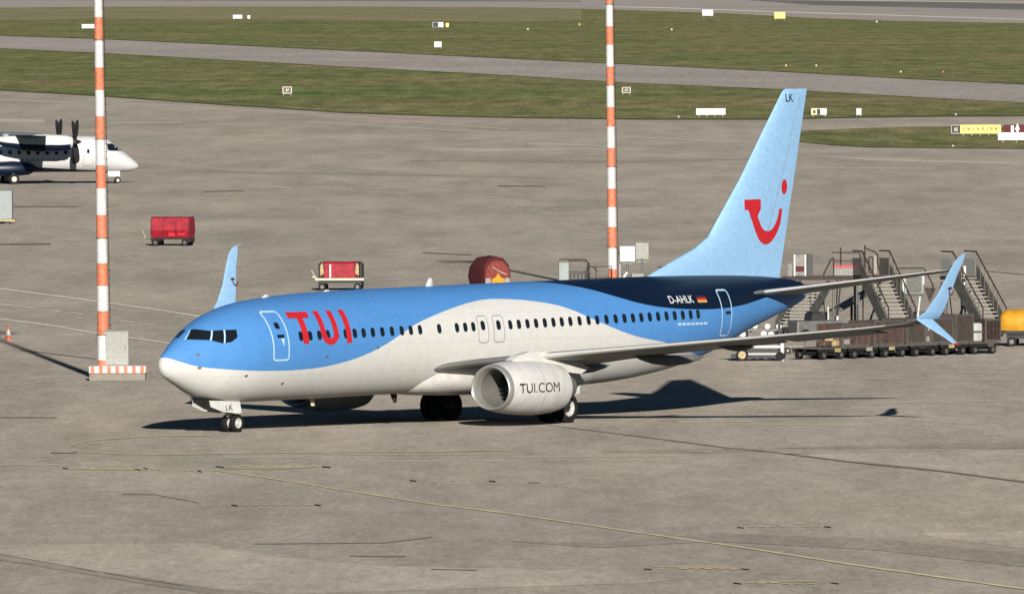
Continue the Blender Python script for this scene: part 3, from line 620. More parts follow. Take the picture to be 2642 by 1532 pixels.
# ------------------------------------------------------------------ undercarriage
def wheel(parent,x,y,r,w_,rm='rim'):
    MB().lathe([(-w_*.38,r*.55),(-w_*.5,r*.66),(-w_*.5,r*.86),(-w_*.38,r*.97),(-w_*.15,r),(w_*.15,r),(w_*.38,r*.97),(w_*.5,r*.86),(w_*.5,r*.66),(w_*.38,r*.55),(-w_*.38,r*.55)],(x,y,r),(0,1,0),36).build('tyre','rubber',parent,smooth=40)
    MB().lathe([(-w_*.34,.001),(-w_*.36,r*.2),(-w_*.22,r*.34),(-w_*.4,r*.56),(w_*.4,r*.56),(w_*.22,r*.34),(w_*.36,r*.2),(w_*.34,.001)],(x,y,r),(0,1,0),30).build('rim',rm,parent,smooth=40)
g=MB(); g.cyl((4.04,0,.34),(4.0,0,1.5),.075); g.cyl((4.04,-.3,.34),(4.04,.3,.34),.06); g.cyl((4.0,0,1.0),(3.0,0,1.25),.04); g.box(3.9,0,.78,.1,.16,.18); g.cyl((4.0,0,.62),(4.26,0,.5),.03); g.cyl((4.26,0,.5),(4.06,0,.36),.03)
ng=g.build('nose_gear','bright',air)
wheel(ng,4.04,.2,.34,.2); wheel(ng,4.04,-.2,.34,.2)
for s_ in (1,-1): 
    nd=MB().prism([(2.25,1.22),(3.95,1.16),(4.0,.74),(3.85,.70),(2.9,.80),(2.3,.98)],lambda x,z:(x,s_*.40+(1.2-z)*.12*s_,z),lambda x,z:(x,s_*.43+(1.2-z)*.12*s_,z)).build('nose_gear_door','bright',air)
    if s_<0: conform(text_bm('LK',3.12,3.52,.84,1.04,.008),lambda x,z:(x,-.438-(1.2-z)*.12,z),.2,'door_lettering','dark',nd,'dark letters LK')
    else: MB().cyl((3.78,-.02,.66),(3.70,-.02,.66),.095,n=20).build('taxi_lamp','bright',air)
MB().box(3.1,0,1.2,1.8,.7,.06).build('nose_gear_bay','dark',air)
for s_ in (1,-1):
    y=-2.86*s_; g=MB(); g.cyl((19.5,y,.56),(19.45,y,2.3),.13,n=16); g.cyl((19.5,y-.5,.56),(19.5,y+.5,.56),.09); g.cyl((19.45,y,1.5),(18.6,y,2.2),.07); g.cyl((19.45,y,1.3),(19.4,y+s_*1.2,2.0),.07); g.box(19.7,y,1.2,.08,.3,.7)
    mg=g.build('main_gear','steel',air)
    wheel(mg,19.5,y-.43,.565,.42,'rim' if s_>0 else 'dark'); wheel(mg,19.5,y+.43,.565,.42,'dark')  # inner and far rims dark: underbody shade, with grime, put into the colour
    MB().prism([(18.95,2.3),(20.1,2.3),(20.0,1.1),(19.1,1.0)],lambda x,z:(x,y-s_*.66,z),lambda x,z:(x,y-s_*.70,z)).build('gear_door','white',mg)
# ================================================================== THINGS ON THE APRON
def ground_at(u,v):
    p=at(u,v,0); return p
def pxm(v): return (v+79)/CAMH     # pixels per metre at ground row v (used for sizes only)
# ---- floodlight masts with striped paint
def mast(u,v,r0,r1,h,stripes,lean,label):
    x,y,_=at(u,v); o=empty('floodlight_mast',(x,y,0),0,label,'mast','striped floodlight masts'); o.rotation_euler=(0,lean,0)
    z=0; k=0
    f=lambda z:r0+(r1-r0)*z/h
    for z0,z1,c in stripes:
        MB().cyl((0,0,z0+.004),(0,0,z1-.004),f(z0),f(z1),n=28).build('painted_band',['orange','bright'][c],o,smooth=True)
    rr_=MB()
    for i in range(1,int(h/.33)): rr_.cyl((f(.33*i)-.01,0,.33*i),(f(.33*i)+.09,0,.33*i),.014,n=6)
    rr_.cyl((f(0)+.05,-.05,.2),(f(h)+.05,-.05,h-.5),.016,n=6).build('step_rungs','rust',o)
    jj=MB()
    for z0,z1,c in stripes[2::4]: jj.cyl((0,0,z0-.02),(0,0,z0+.02),f(z0)+.025,n=28)
    jj.build('joint_collar','steel',o)
    MB().cyl((0,0,0),(0,0,.12),r0+.12,n=28).cyl((0,0,stripes[-1][1]),(0,0,h),f(stripes[-1][1]),r1,n=24).build('shaft','steel',o,smooth=True)
    b=MB(); b.box(0,0,h-.3,3.2,.3,.3); b.box(0,0,h+.8,3.2,.3,.3); b.cyl((0,0,h-.5),(0,0,h+1),.12)
    b.build('lamp_bracket','steel',o)
    for i in range(4):
        for zz in (h-.3,h+.8): MB().box(-1.2+i*.8,-.3,zz,.6,.35,.5,bev=.04).build('floodlight','steel',o)
    return o
s1=[];z=0
x0,y0,_=at(268,980)
st=62.0
edges=[(946,929,0),(929,864,1),(864,803.5,0),(803.5,738,1),(738,681,0),(681,616,1),(616,557,0),(557,488,1),(488,429,0),(429,362,1),(362,304,0),(304,236,1),(236,179,0),(179,108,1),(108,50,0),(50,-15,1),(-15,-75,0),(-75,-140,1),(-140,-200,0)]
mk=lambda e,vb,s_,zoff:[((vb-a)/s_+zoff,(vb-b)/s_+zoff,c) for a,b,c in e]
# left mast stands on a striped concrete plinth
px_,py_,_=at(304,981); 
m1=mast(268,981,.26,.13,24,mk(edges,981,61.3,0),-.010,'tall red and white striped mast on a striped plinth at the left')
pl=empty('mast_plinth',(px_,py_,0),0,'low concrete plinth with a red and white checked rim under the left mast','plinth')
MB().box(0,0,.15,2.35,1.8,.30,bev=.03).build('concrete_base','conc',pl)
MB().box(0,0,.468,2.40,1.86,.33,bev=.10).build('rim','bright',pl,smooth=30)
b=MB()
for i in range(7): b.box(-1.03+i*.345,-.934,.468,.16,.012,.30)
for i in range(5):
    for sx in (-1,1): b.box(sx*1.204,-.7+i*.36,.468,.012,.17,.30)
b.build('rim_stripes','orange',pl)
cb=empty('electrical_cabinet',(at(328,951)[0],py_+.15,.636),0,'plain pale grey cabinet standing on the plinth beside the left mast','cabinet')
MB().box(0,0,.72,1.08,.55,1.44,bev=.03).build('housing','pgrey',cb)
MB().box(0,-.285,.72,1.0,.02,1.34).build('door','pgrey',cb); MB().box(.4,-.30,.75,.03,.03,.16).build('handle','steel',cb)
MB().box(0,0,1.46,1.16,.65,.05).build('lid','steel',cb)
e2=[(668,637,0)];e2=[]
bd=[(20,-1),(76,20),(123,76),(179,123),(226,179),(282,226),(332,282),(387,332),(434,387),(490.5,434),(537,490.5),(592,537),(640,592),(700,640),(748,700)]
bd=[(752,700,0),(700,640,1),(640,592,0),(592,537,1),(537,490.5,0),(490.5,434,1),(434,387,0),(387,332,1),(332,282,0),(282,226,1),(226,179,0),(179,123,1),(123,76,0),(76,20,1),(20,-28,0),(-28,-85,1),(-85,-130,0)]
bd=[(a,b,c) for a,b,c in [(752,697,0),(697,640,1),(640,588,0),(588,537,1),(537,490.5,0),(490.5,434,1),(434,387,0),(387,332,1),(332,282,0),(282,226,1),(226,179,0),(179,123,1),(123,76,0),(76,20,1),(20,-28,0),(-28,-85,1),(-85,-130,0)]]
m2=mast(1581,752,.26,.15,24,mk(bd,752,48.1,.02),-.008,'tall red and white striped mast rising behind the airliner just left of its tail')
# ---- traffic cone
def cone(u,v,label):
    x,y,_=at(u,v); o=empty('traffic_cone',(x,y,0),0,label,'traffic cone')
    MB().box(0,0,.02,.42,.42,.04,bev=.01).cyl((0,0,.03),(0,0,.75),.15,.035,n=20).build('body','orange',o,smooth=40)
    MB().cyl((0,0,.28),(0,0,.52),.122,.082,n=20).build('reflective_band','bright',o,smooth=40)
cone(21.5,880,'orange traffic cone with a white band alone on the apron at the left edge')
# ---- pale container at the left edge
x,y,_=at(-45,577); o=empty('cargo_container',(x,y,0),0,'pale grey cargo container on a pinkish skid cut by the left edge','container')
MB().box(0,0,1.27,4.1,2.2,1.95,bev=.04).build('container_box','cgrey',o); MB().box(0,0,.22,4.5,2.2,.14).build('skid','sandy',o)
b=MB()
for sx in (-1.7,1.7):
    for sy in (-.8,.8): b.box(sx,sy,.08,.3,.2,.15)
b.build('feet','dark',o)
b=MB()
for i in range(7): b.box(-1.8+i*.6,-1.115,1.27,.06,.03,1.85)
b.build('ribs','pgrey',o)
# ---- baggage carts with red covers
def cart_wheels(o,L_,wd,r=.2):
    for sx in (-1,1):
        for sy in (-1,1):
            w=MB().cyl((sx*L_,sy*wd-.07,r),(sx*L_,sy*wd+.07,r),r,n=20).build('wheel','rubber',o,smooth=40)
            MB().cyl((sx*L_,sy*wd-.075,r),(sx*L_,sy*wd+.075,r),r*.5,n=16).build('hub','frame',w)
x,y,_=at(446,634); ca=empty('baggage_cart',(x,y,0),math.radians(-14),'closed red covered baggage cart standing alone on open apron','baggage cart','red baggage carts')
P=[(-.62,.52),(.62,.52),(.80,.98),(.62,1.74),(.5,1.80),(-.5,1.80),(-.62,1.74),(-.80,.98)]
MB().loft([[(xx,yy*k,.5+(zz-.5)*k2) for yy,zz in P] for xx,k,k2 in ((-1.25,.93,.97),(-1.18,1,1),(-.4,.985,.992),(.4,1,1),(1.18,1,1),(1.25,.93,.97))]).build('cover','tarp',ca,smooth=25)
b=MB()
for xx in (-1.2,-.4,.4,1.2): b.loft([[(xx+d_,yy*1.012,.5+(zz-.5)*1.012) for yy,zz in P] for d_ in (-.02,.02)])
b.build('hoops','dred',ca)
MB().box(0,0,.45,2.5,1.3,.1).box(-1.0,0,.32,.5,1.2,.18).box(1.0,0,.32,.5,1.2,.18).build('chassis','dark',ca)
MB().tube([(-1.25,0,.4),(-1.75,0,.45),(-1.95,0,.95)],.035).build('drawbar','frame',ca)
cart_wheels(ca,.95,.6,.21)
MB().box(.12,-.727,.72,.42,.01,.24).box(.75,-.72,.76,.5,.01,.2).build('cover_patches','red',ca)
x,y,_=at(880,749); cbt=empty('baggage_cart',(x,y,0),math.radians(-6),'red baggage cart with cream deck edge and yellow end curtains behind the airliner front','baggage cart','red baggage carts')
MB().box(0,0,.60,2.62,1.4,.13,bev=.02).build('deck','cream',cbt)
MB().box(0,0,.46,2.3,1.1,.12).box(-1.0,0,.36,.35,1.2,.14).box(1.0,0,.36,.35,1.2,.14).build('chassis','dark',cbt)
P=[(-.66,.68),(.66,.68),(.66,1.45),(.52,1.55),(-.52,1.55),(-.66,1.45)]
MB().loft([[(xx,yy*k,.66+(zz-.66)*k) for yy,zz in P] for xx,k in ((-.82,1),(-.3,.985),(.3,.985),(.82,1))]).build('cover','tarp',cbt,smooth=25)
for s_ in (-1,1):
    MB().loft([[(s_*(.84),yy,.66+(zz-.66)) for yy,zz in P],[(s_*1.05,yy*.96,.66+(zz-.66)*.97) for yy,zz in P]]).build('end_curtain','dred',cbt)
    MB().prism([(s_*.84,.9),(s_*1.04,.8),(s_*1.04,1.35),(s_*.9,1.5)],lambda a,c:(a,-.675,c),lambda a,c:(a,-.69,c)).build('yellow_flap','sandy',cbt)
    MB().box(s_*1.13,0,1.05,.08,1.1,.8).build('end_frame','dark',cbt)
    MB().box(s_*.97,-.672,.9,.2,.02,.3).build('end_flap','dred',cbt)
MB().box(-.5,-.68,1.05,.09,.02,.72).build('white_strap','bright',cbt)
MB().tube([(-1.3,0,.62),(-1.55,0,.75)],.04).tube([(-1.35,0,.66),(-1.6,0,1.1)],.015).build('drawbar','cream',cbt)
cart_wheels(cbt,.95,.55,.2)
x,y,_=at(1262,757); cc=empty('baggage_cart',(x,y,0),math.radians(112),'dark red rounded baggage cart, its yellow patched end showing above the airliner roof','baggage cart','red baggage carts')
P=[(-.72,.5),(.72,.5),(.84,1.0),(.74,1.55),(.4,1.95),(.05,2.02),(-.4,1.95),(-.74,1.55),(-.84,1.0)]
MB().loft([[(xx,yy*k,zz*k) for yy,zz in P] for xx,k in ((-1.18,.9),(-1.02,.97),(-.55,.96),(-.1,1.0),(.35,.95),(.8,.97),(1.12,.9),(1.3,.7))]).build('cover','dred',cc,smooth=25)
MB().loft([[(xx,yy*.8,.52+(zz-.5)*.80) for yy,zz in P] for xx in (-1.20,-1.16)]).build('end_panel','fred',cc)
MB().prism([(-.45,.55),(.35,.55),(.3,.8),(.12,.86),(-.02,1.08),(-.22,.84),(-.38,.8)],lambda yy,zz:(-1.20,yy,zz),lambda yy,zz:(-1.22,yy,zz)).build('yellow_patch','yellow',cc)
MB().box(-1.21,.55,.68,.05,.3,.3).build('corner_patch','pgrey',cc); MB().box(-1.21,-.55,.68,.05,.25,.3).build('corner_patch','pgrey',cc)
MB().tube([(-1.21,-.5,1.02),(-1.23,-.1,1.18),(-1.22,.3,1.42)],.018).build('cover_fold','bright',cc)
MB().box(0,0,.4,2.3,1.3,.12).build('chassis','dark',cc); cart_wheels(cc,.9,.6,.2)
# ---- kit at the foot of the rear mast
x,y,_=at(1485,752); o=empty('service_steps',(x,y,0),0,'low work platform with a pale end panel, left of the rear mast','work platform')
MB().box(-.62,0,.98,.52,.5,1.16,bev=.02).build('end_panel','cgrey',o)
MB().box(-.885,0,1.0,.03,.52,1.3).build('dark_edge','dark',o)
MB().tube([(-.85,-.2,1.72),(.55,-.2,1.70),(.72,-.2,1.5),(.72,-.2,.4)],.03).tube([(-.4,.3,1.62),(.66,.3,1.6),(.66,.3,.4)],.025).tube([(.72,-.2,1.35),(.95,-.2,1.3),(1.15,-.2,1.05)],.025).build('handrail','rust',o)
MB().box(.2,0,1.04,1.1,.6,.05).build('deck','dark',o)
b=MB()
for i in range(6): b.cyl((-.33+i*.2,-.3,.62),(-.2+i*.2,-.3,1.0),.018).cyl((-.2+i*.2,-.3,.62),(-.33+i*.2,-.3,1.0),.018)
b.box(.2,-.3,.60,1.1,.04,.05); b.build('lattice_side','dark',o)
b=MB()
for sx in (-.8,.7):
    for sy in (-.25,.25): b.cyl((sx,sy,0),(sx,sy,.6),.04)
b.box(0,0,.3,1.5,.06,.06); b.build('legs','rust',o)
x,y,_=at(1562,752); o=empty('safety_railing',(x,y-.8,0),0,'thin dark safety railing round the foot of the rear mast','railing')
b=MB()
for sx in (-1.0,-.5,.35): b.cyl((sx,0,0),(sx,0,1.35),.022)
b.tube([(-1.0,0,1.33),(.35,0,1.35)],.022); b.tube([(-1.0,0,.75),(.35,0,.76)],.018); b.build('rails','rust',o)
x,y,_=at(1594,752); o=empty('cable_post',(x,y,0),0,'slim dark post strapped with a pale conduit, right beside the rear mast','post')
MB().box(0,0,1.1,.09,.09,2.2).build('post','dark',o); MB().box(.11,0,.9,.08,.08,1.6).build('conduit','pgrey',o); MB().cyl((-.08,0,2.35),(.1,0,1.95),.04).build('bracket','dark',o)
for u,v0,v1,w_,lab in ((1619,636,676,.80,'lower and brighter of two white box units, nearer the rear mast'),(1657,627,670,.70,'higher and greyer of two white box units, farther from the rear mast')):
    x,y,_=at(u,752); z0=(752-v1)/48.1; z1=(752-v0)/48.1
    o=empty('white_cabinet',(x,y,0),0,lab,'cabinet','white box units on stands')
    MB().box(0,0,(z0+z1)/2,w_,.5,z1-z0,bev=.03).build('housing','bright' if u<1640 else 'pgrey',o)
    MB().box(0,-.256,(z0+z1)/2,w_-.1,.012,z1-z0-.12).build('door','bright' if u<1640 else 'pgrey',o)
    MB().cyl((0,0,0),(0,0,z0),.06).box(0,0,z0-.1,.5,.4,.08).box(0,0,.05,.6,.6,.1).build('stand','steel',o)
x,y,_=at(1645,752); o=empty('hose_reel',(x,y,0),0,'small pale winch drum on a low frame under the white box units','winch')
MB().cyl((-.3,-.5,.75),(.35,-.5,.75),.24,n=20).build('drum','pgrey',o); MB().box(-.34,-.5,.65,.05,.55,.6).box(.39,-.5,.65,.05,.55,.6).box(0,-.5,.15,.9,.6,.12).cyl((-.34,-.5,.3),(-.34,-.5,.1),.04).build('frame','dark',o)
MB().cyl((-.95,-.6,.4),(-.55,-.6,1.05),.075).build('tilted_tube','bright',o)
# ---- passenger stairs behind the tail
def stairs(name,loc,rz,h,run,w,label,mir=1,canopy=False,rails=True):
    o=empty(name,loc,rz,label,'stairs','mobile passenger stairs')
    # local: foot of the flight at x=run+1.2, platform at x=0..1.2; flight descends along +x
    n=14; b=MB()
    for i in range(n):
        t=(i+.5)/n; b.box(1.2+run*t,0,h-(h-.35)*t,run/n*1.05,w-.1,.05)
    b.build('treads','tread',o)
    for s_ in (-1,1):
        hp=.5 if rails else .2
        MB().prism([(1.15,h-.28),(1.15,h+hp),(1.35,h+hp),(1.2+run,.80),(1.25+run,.25),(.95+run,.15)],lambda x,z:(x,s_*(w/2),z),lambda x,z:(x,s_*(w/2+.05),z)).build('side_panel','olive',o)
        if rails: MB().tube([(0,s_*w/2,h+1.15),(1.25,s_*w/2,h+1.15),(1.25+run,s_*w/2,1.35),(1.25+run,s_*w/2,.4)],.035).build('handrail','rust',o)
        b=MB()
        for i in range(7): t=i/7; b.cyl((1.25+run*t,s_*w/2,h-(h-.35)*t),(1.25+run*t,s_*w/2,h+1.15-(h-.2)*t),.02)
        if not rails: continue
        b.build('balusters','frame',o)
        MB().box(.6,s_*(w/2),h+.42,1.2,.04,.8).build('platform_side','pgrey' if canopy else 'frame',o)
    MB().box(.6,0,h-.08,1.3,w+.1,.16).build('platform','rust',o)
    MB().cyl((.25,w/2-.1,.25),(.25,w/2-.1,h-.1),.05).cyl((.25,-w/2+.1,.25),(.25,-w/2+.1,h-.1),.05).cyl((.3,0,.5),(1.9,0,h-.6),.05).build('support_leg','steel',o)
    MB().box((run+1.2)/2,0,.38,run+1.3,w*.85,.2,bev=.02).build('chassis','dark',o)
    for sx in (.5,run+.7):
        for sy in (-1,1):
            wq=MB().cyl((sx,sy*w*.45-.08,.24),(sx,sy*w*.45+.08,.24),.24,n=20).build('wheel','rubber',o,smooth=40)
            MB().cyl((sx,sy*w*.45-.085,.24),(sx,sy*w*.45+.085,.24),.12,n=14).build('hub','frame',wq)
    return o
gx,gy,_=at(2100,868)
s1_=stairs('passenger_stairs',(at(2126,866)[0],gy+1.5,0),math.radians(-112),2.40,3.3,1.35,'passenger stairs descending to the left under the gangway, beside the airliner tail cone',rails=False)
x,y,_=at(2238,866)
s2_=stairs('passenger_stairs',(x,y+1.8,0),math.radians(-70),2.78,3.3,1.35,'middle passenger stairs with pale worn treads, descending right behind the near wing')
x,y,_=at(2462,866)
s3_=stairs('passenger_stairs',(x,y+1.8,0),math.radians(-66),2.75,3.2,1.2,'rightmost passenger stairs, seen behind the raised near winglet',canopy=True)
# link platform with red banded fence between first two stairs
x,y,_=at(2125,866); Y=y+1.2
o=empty('boarding_platform',(x,Y,0),0,'dark raised gangway with a booth and a red banded fence, beside the tail fin','gangway')
q=lambda u,v:((u-2125)/55.6,(866-v)/55.6)
MB().box(0,.4,q(0,718)[1],3.75,1.2,.17).build('beam','rust',o)
xa,za=q(2187,656)
MB().box(xa,0,2.95,1.18,.05,.36).build('ribbed_fence','steel',o)
b=MB()
for i in range(9): b.box(xa-.55+i*.138,-.035,2.95,.035,.02,.34)
b.build('fence_ribs','cgrey',o)
MB().box(xa,-.03,3.2,1.16,.05,.11).build('red_band','red',o)
MB().tube([(xa-.72,0,3.86),(xa+.62,0,3.84)],.025).tube([(xa-.28,0,3.1),(xa-.28,0,4.08)],.035).tube([(xa+.62,0,2.8),(xa+.62,0,3.84)],.03).tube([(xa-.6,0,2.75),(xa-.62,0,3.6),(xa-.72,0,3.55),(xa-1.1,0,2.8)],.035).tube([(xa-.6,0,3.45),(xa+.6,0,3.45)],.018).build('guard_rail','rust',o)
xb,_=q(2067,0)
bo=MB().box(xb,.2,3.27,.60,.6,1.02,bev=.02).build('booth','steel',o)
MB().box(xb-.28,-.12,3.27,.07,.04,1.0).build('booth_post','bright',bo); MB().box(xb+.22,-.12,3.27,.06,.04,1.0).build('booth_post','bright',bo); MB().box(xb-.03,-.11,3.1,.4,.03,.25).build('booth_band','dred',bo)
MB().box(xb+.45,.1,3.28,.26,.5,.98).build('booth_end','dark',bo); MB().box(xb-.5,.3,3.0,.2,.4,.7).build('booth_side','steel',bo)
for a_,b_,r_ in (((-1.6,.4,0),(-1.6,.4,2.6),.06),((1.5,.4,0),(1.5,.4,2.6),.06),((.6,.2,0),(.68,.2,2.6),.03)): MB().cyl(a_,b_,r_).build('leg','dark',o)
# boarding gate standing up at the head of the middle stairs
x,y,_=at(2250,866); o=empty('boarding_gate',(x,y+1.6,0),0,'tall dark hooped gate frame at the head of the middle stairs','gate frame')
z_=lambda v:(866-v)/55.6
MB().tube([(-.30,0,z_(712)),(-.28,0,z_(633))],.035).tube([(-.28,0,z_(640)),(-.1,0,z_(645)),(.2,0,z_(650)),(.32,0,z_(660)),(.30,0,z_(678)),(.46,0,z_(715))],.035).tube([(-.1,0,z_(664)),(-.1,0,z_(705)),(.1,0,z_(705)),(.1,0,z_(664)),(-.1,0,z_(664))],.03).build('gate_frame','rust',o)
MB().box(-.38,.05,z_(685),.12,.1,.95).build('gate_post','dark',o); MB().box(.17,.05,z_(684),.2,.04,.8).build('gate_panel','frame',o)
MB().tube([(-.38,.05,z_(714)),(-.38,.05,0)],.03).build('stand_post','dark',o)
# grey box unit on a white post
x,y,_=at(2353,866); o=empty('equipment_box',(x,y+1,0),0,'grey box unit on a white post between the middle and right stairs','equipment box')
bx=MB().box(.05,0,z_(733),1.0,.7,.92,bev=.02).build('housing','cgrey',o); MB().box(.12,-.36,z_(735),.72,.02,.74).build('panel','olive',o)
MB().box(-.53,-.05,z_(733),.16,.6,.95).build('left_edge','rust',o); MB().box(-.36,-.38,z_(733),.07,.03,.9).build('white_trim','bright',o); MB().box(.56,-.38,z_(720),.06,.03,.5).build('white_trim','bright',o)
MB().tube([(-.58,-.3,z_(692)),(.6,-.3,z_(692))],.03).tube([(.62,-.3,z_(694)),(1.0,-.3,z_(735)),(1.0,-.3,z_(750))],.035).build('top_rail','rust',o)
MB().box(0,-.1,z_(761),1.1,.7,.06).build('base_plate','dark',o)
MB().tube([(.40,-.3,z_(765)),(.28,-.3,z_(822)),(.05,-.3,z_(836))],.045).tube([(.05,-.3,z_(836)),(.05,-.3,0)],.045).build('support_post','bright',o)
MB().prism([(.6,z_(742)),(1.15,z_(745)),(.85,z_(782))],lambda a,b:(a,-.1,b),lambda a,b:(a,.0,b)).build('gusset','rust',o)
# white paddle sign / post beside the right stairs
x,y,_=at(2492,866); o=empty('marker_board',(x,y+1.2,0),0,'narrow upright white board above the right-hand stairs, beyond the winglet','marker board')
MB().box(0,0,z_(718),.10,.06,1.12).build('board','bright',o); MB().box(-.3,.1,z_(720),.45,.05,.8).build('dark_panel','rust',o); MB().cyl((-.15,.1,0),(-.15,.1,z_(735)),.05).build('post','steel',o)
# thin poles between the stairs
for u,v0,v1,m_,lab in ((2137,790,835,'bright','short thin white pole between the two leftmost stairs'),(2213,850,870,'dark','thin black pole standing left of the middle stairs')):
    x,y,_=at(u,866); o=empty('slim_pole',(x,y,0),0,lab,'pole'); MB().cyl((0,0,0),(0,0,z_(v0 if m_=='bright' else 786)),.035,n=10).build('shaft',m_,o); MB().cyl((0,0,0),(0,0,.05),.15).build('foot','dark',o)
x,y,_=at(2160,866); o=empty('striped_pole',(x,y,0),.0,'leaning pole, dark above and white below, left of the middle stairs','pole')
MB().cyl((0,0,.3),(.02,0,z_(815)),.055,n=12).build('lower_sleeve','bright',o); MB().cyl((.02,0,z_(815)),(.18,0,z_(722)),.035,n=10).build('upper_pole','dark',o); MB().cyl((0,0,0),(0,0,.3),.12).build('foot','dark',o)
# ---- the long row of cargo dollies and what rides on them
a=Vector(at(2075,928)); b_=Vector(at(2545,911)); dv=(b_-a); ang=math.atan2(dv.y,dv.x); n=6; step=dv.length/n
def dolly(label,loc):
    o=empty('cargo_dolly',loc,ang+gl.uniform(-.045,.045),label,'cargo dolly','cargo dollies coupled in a row'); L=step*.46
    MB().box(0,0,.50,2*L,1.55,.07).build('roller_deck','frame',o)
    MB().box(0,.70,.40,2*L,.08,.14).box(0,-.70,.40,2*L,.08,.14).box(-L*.6,0,.32,.12,1.5,.1).box(L*.6,0,.32,.12,1.5,.1).box(gl.uniform(-.3,.3),0,.30,L*.8,1.2,.22).build('chassis','dark',o)
    MB().box(gl.uniform(-.5,.5),-.77,.40,.35,.06,.16).build('brake_box',gl.choice(['sandy','frame','rust','pgrey']),o)
    MB().tube([(-L+.05,-.72,.5),(-L+.05,-.72,.5+gl.uniform(.1,.25)),(-L+.3,-.72,.5+gl.uniform(.1,.2))],.02).build('stop_rail','frame',o)
    for sx in (-1,1):
        for sy in (-1,1):
            w=MB().cyl((sx*L*.62,sy*.66-.08,.21),(sx*L*.62,sy*.66+.08,.21),.21,n=20).build('wheel','rubber',o,smooth=40)
            MB().cyl((sx*L*.62,sy*.66-.085,.21),(sx*L*.62,sy*.66+.085,.21),.12,n=14).build('hub','frame',w)
    MB().tube([(-L,0,.42),(-L-.25,0,.3)],.04).build('drawbar','dark',o)
    return o
kinds=['leftmost dolly of the row, low and nearly empty','dolly under the brown container with a pale corner stencil','dolly under the plain flat brown container','dolly under the dark rounded curtain container','dolly under the broad brown curtained container','rightmost dolly of the row under the dark box']
pos=[a+dv*((i+.5)/n) for i in range(n)]
for i,p in enumerate(pos): dolly(kinds[i],(p.x,p.y,0))
def ontop(i,t): return pos[i]+dv.normalized()*t
def container(p,L,w,h,m_,label,style):
    o=empty('freight_container',(p.x,p.y,.54),ang+gl.uniform(-.05,.05),label,'container','freight containers on dollies')
    if style=='round': 
        P=[(-L/2,0),(L/2,0),(L/2,h*.8),(L/2-.12,h),(-L/2+.12,h),(-L/2,h*.8)]
        MB().prism(P,lambda x,z:(x,-w/2,z),lambda x,z:(x,w/2,z)).build('curtain',m_,o)
    else: MB().box(0,0,h/2,L,w,h,bev=.02).build('panels',m_,o)
    b=MB()
    for sx in (-1,1):
        for sy in (-1,1): b.box(sx*(L/2-.02),sy*(w/2-.02),h/2,.07,.07,h+.01)
    for sy in (-1,1): b.box(0,sy*(w/2-.01),.04,L,.06,.08).box(0,sy*(w/2-.01),h-.03,L,.06,.07)
    b.build('edge_frame','frame',o)
    if style in('panel','stencil'):
        b=MB()
        for k in range(1,4): b.box(-L/2+L*k/4,-w/2-.008,h/2,.04,.02,h-.1)
        b.build('panel_battens','frame' if style=='stencil' else 'dbrown',o)
    if style=='stencil':
        MB().box(-L*.36,-w/2-.012,h*.22,L*.22,.012,h*.22).box(-L*.30,-w/2-.012,h*.7,L*.14,.012,h*.24).build('stencil_patch','pgrey',o)
    return o
container(ontop(1,-.5),1.9,1.45,.98,'brown','brown container with pale stencil patches, second dolly from the left of the row','stencil')
container(ontop(2,-.35),2.1,1.45,1.08,'brown','plain brown panelled container, on the third dolly from the left','panel')
container(ontop(3,.75),1.0,1.35,.98,'brown','narrow scuffed brown crate behind the round-shouldered container in the dolly row','stencil')
container(ontop(3,-.5),1.25,1.4,1.12,'dbrown','small dark round-shouldered container in the middle of the dolly row','round')
container(ontop(4,-.85),1.5,1.5,1.12,'dbrown','large brown curtained container just left of the drooping winglet blade','round')
container(ontop(4,.75),1.25,1.45,1.24,'dbrown','dark olive curtained container partly behind the winglet blade','round')
container(ontop(5,.75),1.05,1.3,.98,'rust','dark brown box at the right end of the dolly row','panel')
p=ontop(5,-.55); o=empty('white_wrapped_load',(p.x,p.y,.54),ang,'white wrapped load between the dark curtain and the dark box on the dolly row','cargo load')
MB().box(0,0,.42,1.25,1.2,.84,bev=.1).build('wrapping','bright',o,smooth=50); MB().box(0,-.62,.45,1.2,.02,.08).build('strap','steel',o)
p=ontop(0,.6); o=empty('sack_pile',(p.x,p.y,.54),ang,'sand coloured sacks heaped on the leftmost dolly','sacks')
for i,(dx,dy,dz) in enumerate(((-.6,-.3,.15),(0,-.35,.15),(.5,-.3,.15),(-.3,-.3,.38),(.25,-.25,.38),(0,.3,.15))): MB().box(dx,dy,dz,.55,.4,.26,rz=.2*i,bev=.1).build('sack','sandy' if i%2 else 'brown',o,smooth=60)
p=ontop(0,1.15); container(p,.8,1.3,.85,'brown','short brown crate behind the sacks near the left end of the dolly row','panel')
